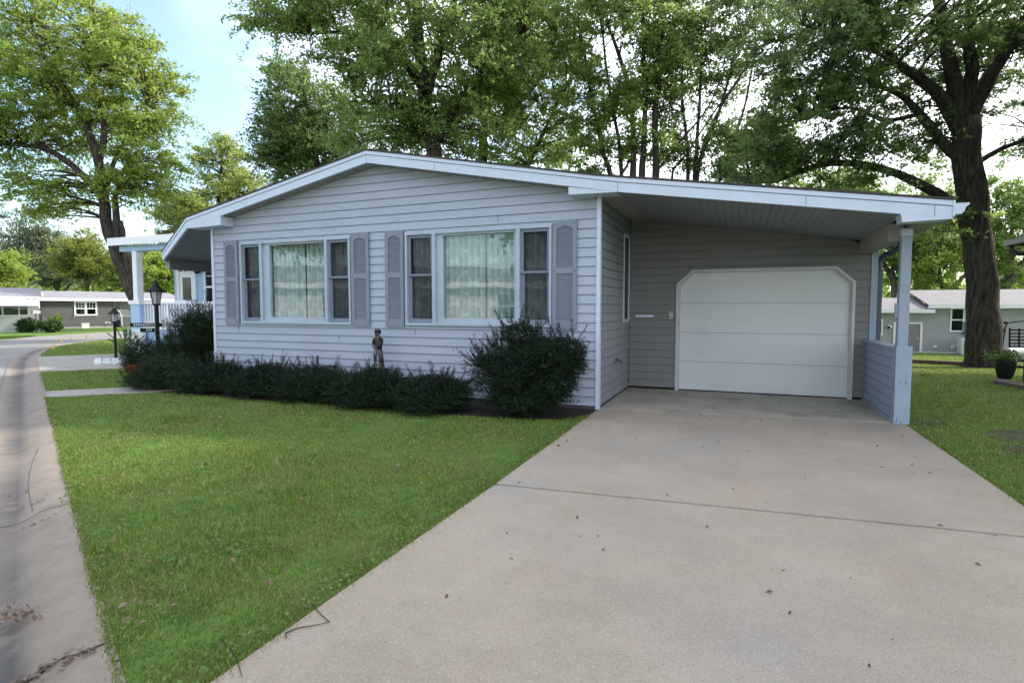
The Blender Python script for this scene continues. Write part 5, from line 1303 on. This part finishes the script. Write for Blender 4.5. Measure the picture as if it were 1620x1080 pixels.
# left: the big yellow-green tree behind the sky-blue house
D = 28
t0 = below(P(236, 530, D))
tree('big_tree', 'large yellow-green maple with leaning trunk on the left, behind the blue porch', t0,
     [([t0, P(234, 525, D), P(212, 470, D), P(185, 410, D), P(168, 345, D), P(160, 290, D), P(152, 230, D)], .38, .2),
      (PP(D, (162, 310), (115, 262), (70, 235), (20, 228), (-30, 215)), .2, .06), (PP(D, (155, 250), (120, 170), (70, 90), (45, 30)), .2, .05), (PP(D, (156, 255), (165, 190), (140, 110), (150, 20)), .18, .05), (PP(D, (168, 345), (172, 280), (200, 220), (235, 170)), .16, .05), (PP(D, (190, 400), (182, 330), (185, 300), (205, 250)), .2, .06), (PP(D, (215, 480), (204, 420), (196, 385), (192, 350)), .22, .1), (PP(D, (120, 170), (90, 140), (30, 110)), .08, .03)],
     [(P(90, 60, D), (3.8, 3.8, 3.2), 130), (P(60, 150, D), (3.4, 3.4, 1.8), 84), (P(200, 130, D), (2.4, 2.8, 3.0), 96), (P(235, 235, D), (1.5, 2.0, 2.0), 50), (P(20, 230, D), (2.6, 2.6, 1.6), 46), (P(150, 215, D + 1.5), (2.2, 1.6, 1.2), 26), (P(75, 310, D), (2.0, 1.8, 1.1), 34), (P(215, 295, D), (2.0, 1.8, 1.0), 36)],
     LF_YEL, lpc=115, leaf=.15, seed=28, clump=.46, droop=.2, flare=.4, hollow=.35)
# trees beyond, left
def far_tree(px, py_base, d, top, half, label, lm, seed, n=70, leaf=.24, trunks=1, name='tree', z0=.35, lpc=110):
    t0 = below(P(px, py_base, d)); mpp = d / 880
    h = (py_base - top) * mpp; w = half * mpp
    rnd = random.Random(seed)
    limbs = [([t0, t0 + Vector((rnd.uniform(-.3, .3), 0, h * .25)), t0 + Vector((rnd.uniform(-.5, .5), 0, h * .5)), t0 + Vector((rnd.uniform(-.5, .5), 0, h * .85))], .02 * h + .06, .05)]
    for k in range(4): limbs.append(([t0 + Vector((0, 0, h * (.28 + .07 * k))), t0 + Vector((w * .35 * (-1) ** k, rnd.uniform(-1, 1), h * (.45 + .07 * k))), t0 + Vector((w * .75 * (-1) ** k, rnd.uniform(-1, 1), h * (.55 + .08 * k)))], .02 * h, .03))
    c = t0 + Vector((0, 0, h * (z0 + 1) / 2))
    rz = h * (1 - z0) / 2
    blobs = [(c, (w * .85, w * .85, rz), n)]
    for k in range(4):
        a = rnd.uniform(0, 6.28); blobs.append((c + Vector((math.cos(a) * w * .5, math.sin(a) * w * .4, rnd.uniform(-.6, .5) * rz)), (w * .5, w * .5, rz * .45), n // 5))
    return tree(name, label, t0, limbs, blobs, lm, lpc=lpc, leaf=leaf, seed=seed, clump=max(.5, w * .13), twig=.03, bark=BARK2, hollow=.3, twigs=False)
far_tree(40, 520, 62, 345, 62, 'airy grey-green tree beyond the white house at far left', LF_GREY, 31, 60)
far_tree(8, 520, 40, 385, 38, 'bright yellow-green low tree hanging in from the left edge over the white house', LF_YEL, 32, 55, .17, z0=.28)
far_tree(140, 515, 60, 372, 50, 'golden-green tree rising over the roof of the dark taupe house', LF_GOLD, 33, 65)
far_tree(95, 515, 70, 385, 48, 'dull green tree behind the golden one above the taupe roof', LF_GREY, 34, 50)
far_tree(215, 520, 64, 392, 42, 'golden tree seen between the leaning trunk and the blue porch post', LF_GOLD, 35, 60)
far_tree(262, 520, 55, 405, 40, 'yellow-green tree seen beneath the blue porch roof left of its wall', LF_YEL, 36, 60)
far_tree(320, 520, 62, 330, 50, 'yellow-green tree low behind the left roof slope beside the feathery one', LF_YEL, 37, 60)
far_tree(420, 520, 60, 300, 60, 'hidden green tree filling in behind the left roof slope', LF_MID, 38, 40)
# trees beyond, right
far_tree(1412, 540, 52, 300, 70, 'grey-stemmed yellow-green tree between garage corner and carport post', LF_MID, 41, 60, z0=.3)
far_tree(1490, 545, 50, 330, 72, 'drooping yellow-green tree above the grey roof right of the carport post', LF_YEL, 42, 70, z0=.28)
far_tree(1452, 540, 60, 260, 80, 'tall green tree behind the drooping one at the carport end', LF_MID, 43, 60, z0=.25)
far_tree(1590, 540, 52, 255, 66, 'bright green tree right of the massive trunk above the grey roof', LF_MID, 44, 90, z0=.2)
far_tree(1650, 540, 55, 300, 70, 'light green tree at the right edge behind the dark shelter roof', LF_YEL, 45, 60, z0=.2)
far_tree(1330, 540, 58, 250, 70, 'green tree glimpsed above the carport roof under the long low limb', LF_MID, 46, 60, z0=.3)
far_tree(1250, 540, 62, 240, 60, 'far green tree behind the fan of slender stems', LF_MID, 47, 50, z0=.3)
far_tree(900, 540, 60, 215, 60, 'far green tree low behind the roof left of the five stems', LF_MID, 48, 60, z0=.3)
# unseen trees added on the right, out of the picture, to shade the yard
for i, (x, y, h, w, lab) in enumerate(((15.6, 19.6, 15, 5.4, 'third added shade tree further back on the right, unseen outside the picture'), (12.5, 14.9, 15, 5.6, 'broad unseen tree added on the right lawn to shade the yard'), (9.6, 8.2, 14, 4.6, 'second added shade tree, unseen on the right nearer the street'))):
    t0 = Vector((x, y, gz(x, y)))
    tree('tree', lab, t0, [([t0, t0 + Vector((.1, 0, 3)), t0 + Vector((0, .3, h * .8))], .4, .1), ([t0 + Vector((0, 0, 4)), t0 + Vector((-2, 1, 7)), t0 + Vector((-3.5, 1, 9))], .15, .05)],
         [(t0 + Vector((0, 0, h * .62)), (w, w, h * .38), 300)], LF_MID, lpc=120, leaf=.32, seed=51 + i, clump=.7, hollow=.2)
for i, (x, y) in enumerate(((-22, -10), (-9, -16))):
    t0 = Vector((x, y, 0)); tree('tree', ('leafy tree behind the house across the street', 'dark tree standing across the street behind the photographer')[i], t0, [([t0, t0 + Vector((.1, 0, 4)), t0 + Vector((0, .3, 11))], .35, .1)], [(t0 + Vector((0, 0, 8.5)), (5, 5, 4.5), 110)], LF_MID, lpc=110, leaf=.3, seed=55 + i, clump=.8, hollow=.2)
# the wood beyond everything: one mass no one could count
rng = np.random.default_rng(77); cs = []
for th in np.arange(-78, 45, 1.2):
    a = R(th + rng.normal() * .4); d = rng.uniform(92, 130); hh = rng.uniform(7, 12)
    c0 = np.array([math.sin(a) * d, math.cos(a) * d, hh * .5 - 1])
    for k in range(7):
        cc = c0 + rng.normal(size=3) * np.array([2.2, 2.2, hh * .27]); cs.append(cc + rng.normal(size=(170, 3)) * np.array([1.4, 1.4, 1.0]))
v, q = leaf_quads(np.concatenate(cs), .7, .7, .5, None, False, rng)
o = np_mesh('distant_wood', v, q, LF_MID); tag(o, 'far band of trees closing the view beyond the houses', 'wood', kind='stuff')

# ------------------------------------------------------------------ hedge, bushes
hz = [(-10.0, 7.25, .80, .62, .52, 'feathery low juniper at the left end of the hedge with a reddish spray', LF_YEW2), (-8.75, 7.25, .80, .58, .50, 'dark low hedge yew just right of the juniper, before the left window', LF_YEW), (-7.55, 7.25, .80, .58, .50, 'dark low hedge yew under the left picture window', LF_YEW),
      (-6.4, 7.2, .80, .58, .52, 'dark low hedge yew immediately left of the statue', LF_YEW), (-5.2, 7.1, .75, .58, .54, 'dark low hedge yew right of the statue with upright shoots', LF_YEW), (-4.15, 7.1, .72, .56, .50, 'rounded hedge yew at the right end, next to the large spreading yew', LF_YEW)]
for i, (x, y, rx, ry, h, lab, lm) in enumerate(hz):
    shrub('hedge_shrub', lab, (x, y, 0), [((x, y + .05, h * .72), (rx * .8, ry * .7, h * .40)), ((x, y - .06, h * .5), (rx, ry + .06, h * .52)), ((x, y - .12, .16), (rx, ry + .1, .2)), ((x + random.uniform(-.3, .3), y - .1, h * .55), (rx * .6, ry * .75, h * .5))], lm, 36000, .056, 70 + i, 'hedge yews along the front wall', spikes=22, shoot=.18)
rng = np.random.default_rng(9)
c = np.array([-10.35, 6.78, .38]) + rng.normal(size=(160, 3)) * np.array([.06, .04, .045]); v, q = leaf_quads(c, .05, .4, .3, None, False, rng)
o = np_mesh('dead_spray', v, q, mat('rust_red_needles', (.16, .035, .012), .8), None, (-10.35, 6.78, .38)); tag(o, 'rust-red dead spray on the juniper at the left hedge end', 'dead twig')
shrub('yew_bush', 'large spreading dark yew with ragged top under the right window, at the house corner', (-2.75, 7.35, 0),
      [((-2.75, 7.3, .72), (.72, .52, .46)), ((-2.95, 7.3, .55), (.80, .5, .40)), ((-2.45, 7.28, .82), (.55, .42, .36)), ((-2.2, 7.3, .72), (.38, .36, .26)), ((-2.85, 7.3, 1.12), (.36, .32, .24)), ((-2.6, 7.25, .30), (.62, .48, .20)), ((-3.3, 7.3, .72), (.32, .3, .16)), ((-2.8, 7.15, .2), (.62, .5, .2)), ((-2.2, 7.3, .92), (.36, .34, .28)), ((-2.35, 7.28, .5), (.42, .38, .28))], LF_YEW, 66000, .058, 81, spikes=36, shoot=.24, cat='bush', spikezone=(-.8, 0, .7))
shrub('rounded_bush', 'big rounded dark juniper at the left corner of the house in front of the porch', (-10.9, 8.3, 0),
      [((-10.85, 8.35, .75), (.66, .65, .76)), ((-11.15, 8.2, .42), (.72, .62, .42)), ((-10.6, 8.4, 1.0), (.5, .5, .5)), ((-10.75, 8.1, .45), (.6, .55, .48))], LF_YEW2, 46000, .06, 82, spikes=20, cat='bush')
shrub('dark_bush', 'taller dark bush behind the rounded juniper, below the porch rail', (-11.9, 9.6, 0), [((-11.9, 9.6, 1.1), (.75, .6, .62)), ((-11.3, 9.7, .9), (.7, .6, .6)), ((-11.9, 9.6, .5), (.7, .6, .5))], LF_YEW, 16000, .07, 83, spikes=14, cat='bush')
shrub('loose_bush', 'loose twiggy shrub behind the name sign, at the left of the bushes', (-11.95, 8.1, 0), [((-11.95, 8.1, .5), (.42, .42, .38)), ((-11.85, 8.0, .3), (.5, .45, .32))], LF_YEW2, 12000, .06, 84, spikes=20, shoot=.26, cat='bush', spikezone=(-1, 0, .4))
gp = G(195, 562)
shrub('twiggy_plant', 'sparse twiggy plant between the second lamp post and the bushes', gp, [(gp + Vector((.2, 0, .35)), (.4, .3, .32))], LF_DEEP, 350, .07, 85, spikes=30, shoot=.35, cat='plant', aspect=.5)
shrub('burgundy_plant', 'dark-leaved plant on the porch beside the house corner', (-12.2, 12.8, .46), [((-12.2, 12.8, 1.35), (.32, .3, .55)), ((-12.2, 12.8, .9), (.25, .25, .4))], leaf_mat('burgundy_leaves', [(.012, .010, .012), (.03, .02, .025), (.02, .03, .02)], .2), 900, .13, 86, spikes=8, cat='plant', aspect=.5)
for px, py, rx, h, s, lab in ((37, 526, 1.05, .95, 91, 'clipped dark hedge block under the white house window'), (74, 526, .62, .75, 92, 'smaller dark clipped bush to the right of the hedge block at far left')):
    g = G(px, py); shrub('clipped_bush', lab, g, [(g + Vector((0, .3, h * .48)), (rx, .6, h * .52))], LF_HEDGE, 4500, .10, s, spikes=0, cat='bush', aspect=.5)
g = G(84, 525.5); shrub('golden_shrub', 'bright yellow-green shrub at the corner of the dark taupe house', g, [(g + Vector((0, 0, .4)), (.42, .4, .38)), (g + Vector((.1, .2, .75)), (.2, .2, .35))], LF_YEL, 1100, .11, 93, spikes=20, cat='shrub', aspect=.5)
p = PY(134, 513, 26.4); g = G(134, 518); shrub('ornamental_grass', 'tuft of pale ornamental grass beside the planter box at the taupe wall', g, [(g + Vector((.1, 0, .3)), (.3, .25, .28))], LF_PALE, 500, .16, 94, spikes=30, shoot=.3, cat='plant', aspect=.12)
mb = MB(); g = G(58, 526); mb.box(-.03, .03, -.03, .03, 0, 1.15, M_GREYSIDE); mb.box(-.12, .12, -.2, .2, 1.15, 1.35, M_TAUPE)
pm = mb.build('mailbox'); pm.location = g; tag(pm, 'grey post with small box standing before the two clipped bushes at far left', 'mailbox')

# ------------------------------------------------------------------ grass, weeds, litter
def inside(pts, poly):
    x, y = pts[:, 0], pts[:, 1]; r = np.zeros(len(pts), bool); n = len(poly)
    for i in range(n):
        x1, y1 = poly[i][:2]; x2, y2 = poly[(i + 1) % n][:2]
        c = ((y1 > y) != (y2 > y)) & (x < (x2 - x1) * (y - y1) / ((y2 - y1) if y2 != y1 else 1e-9) + x1); r ^= c
    return r
LAWNS = [[(-1.915, 1.20), (-2.30, 1.41), (-10.68, 5.60), (-9.25, 7.1), (-9.6, 6.75), (-6, 6.85), (-3.2, 6.86), (-2.4, 7.0), (-2.1, 7.25), (-1.925, 7.6)],
         [(-11.6, 6.05), (-15.2, 7.83), (-12.95, 10.5), (-12.3, 9), (-12.6, 7.9), (-9.75, 7.8)],
         [(p.x, p.y) for p in kerb_line if p.x < -20.0 and p.y < 24] + [(-17.7, 22), (-17.7, 13.8)],
         [(2.06, .6), (2.06, 8.6), (2.06, 34), (16, 34), (16, 6)]]
def scatter(poly, dens, rng, dmax=60):
    a = np.array(poly); lo = a.min(0); hi = a.max(0); out = []
    step = 0.5; xs_ = np.arange(lo[0], hi[0], step); ys_ = np.arange(lo[1], hi[1], step)
    for x in xs_:
        for y in ys_:
            d = math.hypot(x + .25, y + .25)
            ang = math.degrees(math.atan2(x + .25, y + .25))
            if ang < -68 or ang > 24: continue
            k = rng.poisson(dens(d) * step * step)
            if k: out.append(np.column_stack([x + rng.random(k) * step, y + rng.random(k) * step]))
    p = np.concatenate(out); return p[inside(p, poly)]
rng = np.random.default_rng(3)
pts = np.concatenate([scatter(p, lambda d: min(14000, 26000 / (1 + (d / 1.9) ** 2) + 190), rng) for p in LAWNS])
ed_ = [(-1.905 + rng.normal() * .022, 1.3 + rng.random() * 6.2) for i in range(3600)] + [(2.045 + rng.normal() * .022, 3.0 + rng.random() * 5.4) for i in range(2400)]
for i in range(4200):
    e_ = Vector((-2.26, 1.39, 0)) + KD * (rng.random() * 9.4) + KN * (.002 + rng.normal() * .013); ed_.append((e_.x, e_.y))
pts = np.concatenate([pts + rng.normal(size=pts.shape) * .014, np.array(ed_)])
n = len(pts); d = np.hypot(pts[:, 0], pts[:, 1])
gzv = np.array([gz(x, y) for x, y in pts])
patch = np.array([noise.noise(Vector((x * 1.1, y * 1.1, 0))) + .5 * noise.noise(Vector((x * 3.3, y * 3.3, 4))) for x, y in pts])
bare = np.zeros(n)
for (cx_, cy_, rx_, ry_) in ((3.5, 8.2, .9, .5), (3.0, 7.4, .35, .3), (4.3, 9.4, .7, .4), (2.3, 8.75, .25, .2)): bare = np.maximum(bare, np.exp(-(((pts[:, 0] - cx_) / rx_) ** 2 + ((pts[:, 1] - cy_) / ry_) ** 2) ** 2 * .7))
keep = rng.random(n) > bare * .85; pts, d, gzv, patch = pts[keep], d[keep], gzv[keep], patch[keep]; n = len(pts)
h = (.019 + .015 * rng.random(n)) * (1 + .75 * patch) * np.where(rng.random(n) < .03, 1.9, 1)
for (tx, ty, tr) in ((-7.2, 5.2, .28), (-3.3, 3.4, .2), (-4.6, 3.2, .2), (-6.1, 6.3, .3)):     # taller tufts
    h *= 1 + 1.3 * np.exp(-((pts[:, 0] - tx) ** 2 + (pts[:, 1] - ty) ** 2) / tr ** 2)
w = .0024 * (1 + d * .30)
az = rng.random(n) * 2 * math.pi; ux, uy = np.cos(az), np.sin(az); lean = rng.uniform(.15, 1.0, n) * h; la = rng.random(n) * 2 * math.pi
lx, ly = np.cos(la) * lean, np.sin(la) * lean
B = np.column_stack([pts, gzv - .003]); U = np.column_stack([ux, uy, np.zeros(n)]) * (w * .5)[:, None]
Mid = B + np.column_stack([lx * .35, ly * .35, h * .6]); Tip = B + np.column_stack([lx, ly, h * rng.uniform(.75, 1.0, n)])
V = np.stack([B - U, B + U, Mid + U * .75, Mid - U * .75, Tip], 1).reshape(-1, 3)
bi = (np.arange(n) * 5)[:, None]
LF_GRASS = leaf_mat('lawn_grass', [(.048, .102, .018), (.092, .168, .026), (.13, .213, .031), (.165, .238, .041), (.21, .25, .066), (.36, .335, .17)], .3, .6, .15,
    patches=[((.225, .24, .07), 1.3, .5, .72, .6), ((.045, .105, .03), 1.9, .54, .74, .7), ((.26, .235, .10), 5.0, .6, .75, .55)])
o = np_mesh('grass', V, bi + np.array([[0, 1, 2, 3]]), LF_GRASS, None, None, bi + np.array([[3, 2, 4]])); tag(o, 'short mown green grass of the lawns', 'grass', kind='stuff')
# broad-leaved weeds and clover along the drive and kerb
wp = []
for i in range(2600):
    t = rng.random(); 
    if i % 3: y = 1.4 + t * 5.4; wp.append((-1.93 - abs(rng.normal()) * .11, y + rng.normal() * .02, .02 + rng.random() * .035))
    else:
        q_ = on_kerb(t * 9, -abs(rng.normal()) * .15 - .03); wp.append((q_.x, q_.y, .02 + rng.random() * .03))
for i in range(26):
    cx_, cy_ = (-2.2 - rng.random() * 2.6, 1.9 + rng.random() * 2.2)
    if inside(np.array([[cx_, cy_]]), LAWNS[0])[0]:
        for k in range(40): wp.append((cx_ + rng.normal() * .07, cy_ + rng.normal() * .07, .02 + rng.random() * .03))
for i in range(500): wp.append((2.08 + abs(rng.normal()) * .1, 4.5 + rng.random() * 3.8, .02 + rng.random() * .03))
v, q = leaf_quads(np.array(wp), .021, .7, 1.2, None, False, rng)
o = np_mesh('weeds', v, q, leaf_mat('weed_leaves', [(.06, .12, .025), (.10, .18, .036), (.15, .23, .055)], .25)); tag(o, 'small broad-leaved weeds and clover along the lawn edges', 'weeds', kind='stuff')
# fallen leaves: brown, silver undersides, a few yellow
def litter(name, pts3, size, m, label, asp=.55):
    v, q = leaf_quads(np.array(pts3), size, asp, 2.5, None, False, rng, .5); o = np_mesh(name, v, q, m); tag(o, label, 'fallen leaves', kind='stuff'); return o
lp = []
for i in range(900):
    k = rng.random()
    if k < .72:
        x, y = -1.95 - rng.random() * 7.5, 1.6 + rng.random() * 5.2
        if not inside(np.array([[x, y]]), LAWNS[0])[0]: continue
        lp.append((x, y, .05))
    else: lp.append((2.1 + rng.random() * 4, 3.5 + rng.random() * 8, .045))
LIT = leaf_mat('dry_leaf_litter', [(.06, .04, .025), (.10, .065, .04), (.17, .12, .08), (.12, .055, .03), (.34, .32, .29)], .1, .8)
litter('fallen_leaves', lp, .036, LIT, 'dry brown and pale fallen leaves scattered over the lawn')
lp = [(-1.8 + rng.random() * 3.7, 2.0 + rng.random() * 6.2, .017) for i in range(70)] + [(-1.7 + rng.random() * 3.3, 8.6 + rng.random() * 1.7, .019) for i in range(34)] + [(1.5 + rng.random() * .35, 8.7 + rng.random() * 1.6, .02) for i in range(20)]
litter('leaf_crumbs', lp, .034, leaf_mat('dark_leaf_crumbs', [(.02, .014, .01), (.05, .03, .02), (.09, .06, .035), (.04, .05, .03)], .05, .8), 'dark crumbs of leaf and seed scattered on the concrete drive', .4)
lp = []
for i in range(150):
    t = rng.random(); q_ = on_kerb(.35 + rng.normal() * .03 + .1 * t, .05 + t * .5); lp.append((q_.x, q_.y, q_.z + .012))
for i in range(22): lp.append(tuple(Vector((-2.62, 1.75, .03)) + Vector((rng.normal() * .07, rng.normal() * .07, 0))))
for i in range(22): lp.append(tuple(Vector((-3.2, 2.12, .03)) + Vector((rng.normal() * .10, rng.normal() * .05, 0))))
for s, u in ((3.6, .35), (3.1, .27), (2.55, .28)):
    for i in range(12):
        q_ = on_kerb(s + rng.normal() * .03, u + rng.normal() * .09); lp.append((q_.x, q_.y, q_.z + .012))
litter('gutter_debris', lp, .024, LIT, 'rotted brown leaves caught in the gutter joints and grass edge')
# twigs
def twig(name, pts, r, label, side=()):
    b = Vector(pts[0]); mb = MB(); mb.tube(smooth_path([Vector(p) for p in pts], 10), [r * (1 - .06 * i) for i in range(len(smooth_path([Vector(p) for p in pts], 10)))], BARK, 6)
    for s in side: mb.tube(smooth_path([Vector(p) for p in s], 6), r * .7, BARK, 5)
    tag(mb.build(name, origin=tuple(b)), label, 'twig')
def DG(px, py, z=.02): 
    r = ray(px, py); t = (EYE - z) / -r.z; return Vector((0, 0, EYE)) + r * t
twig('twig', [DG(452, 1001), DG(470, 993), DG(500, 988), DG(521, 983)], .0032, 'forked dark twig lying across the drive edge at the bottom', [[DG(521, 983), DG(505, 968), DG(492, 952)], [DG(452, 1001), DG(453, 1009)]])
twig('twig', [DG(351, 1012, .03), DG(372, 1038), DG(383, 1070)], .003, 'single curved twig at the lower corner of lawn and drive')
twig('fallen_branch', [on_kerb(.75, .62), on_kerb(.72, .5), on_kerb(.66, .42)], .0045, 'small fallen branch with dead curled leaves in the gutter', [[on_kerb(.72, .5), on_kerb(.82, .42) + Vector((0, 0, .02))]])
lb_ = bpy.data.objects['fallen_branch']
bp = DG(22, 983, -.05)
lp = np.array(tuple(bp)) + rng.normal(size=(60, 3)) * np.array([.07, .05, .014]) + np.array([0, 0, .03]); v, q = leaf_quads(lp - np.array(tuple(on_kerb(.75, .62))), .034, .55, .5, None, False, rng)
np_mesh('dead_leaf', v, q, leaf_mat('curled_dead_leaves', [(.12, .08, .06), (.2, .14, .11), (.3, .25, .22)], .1, .8), lb_)
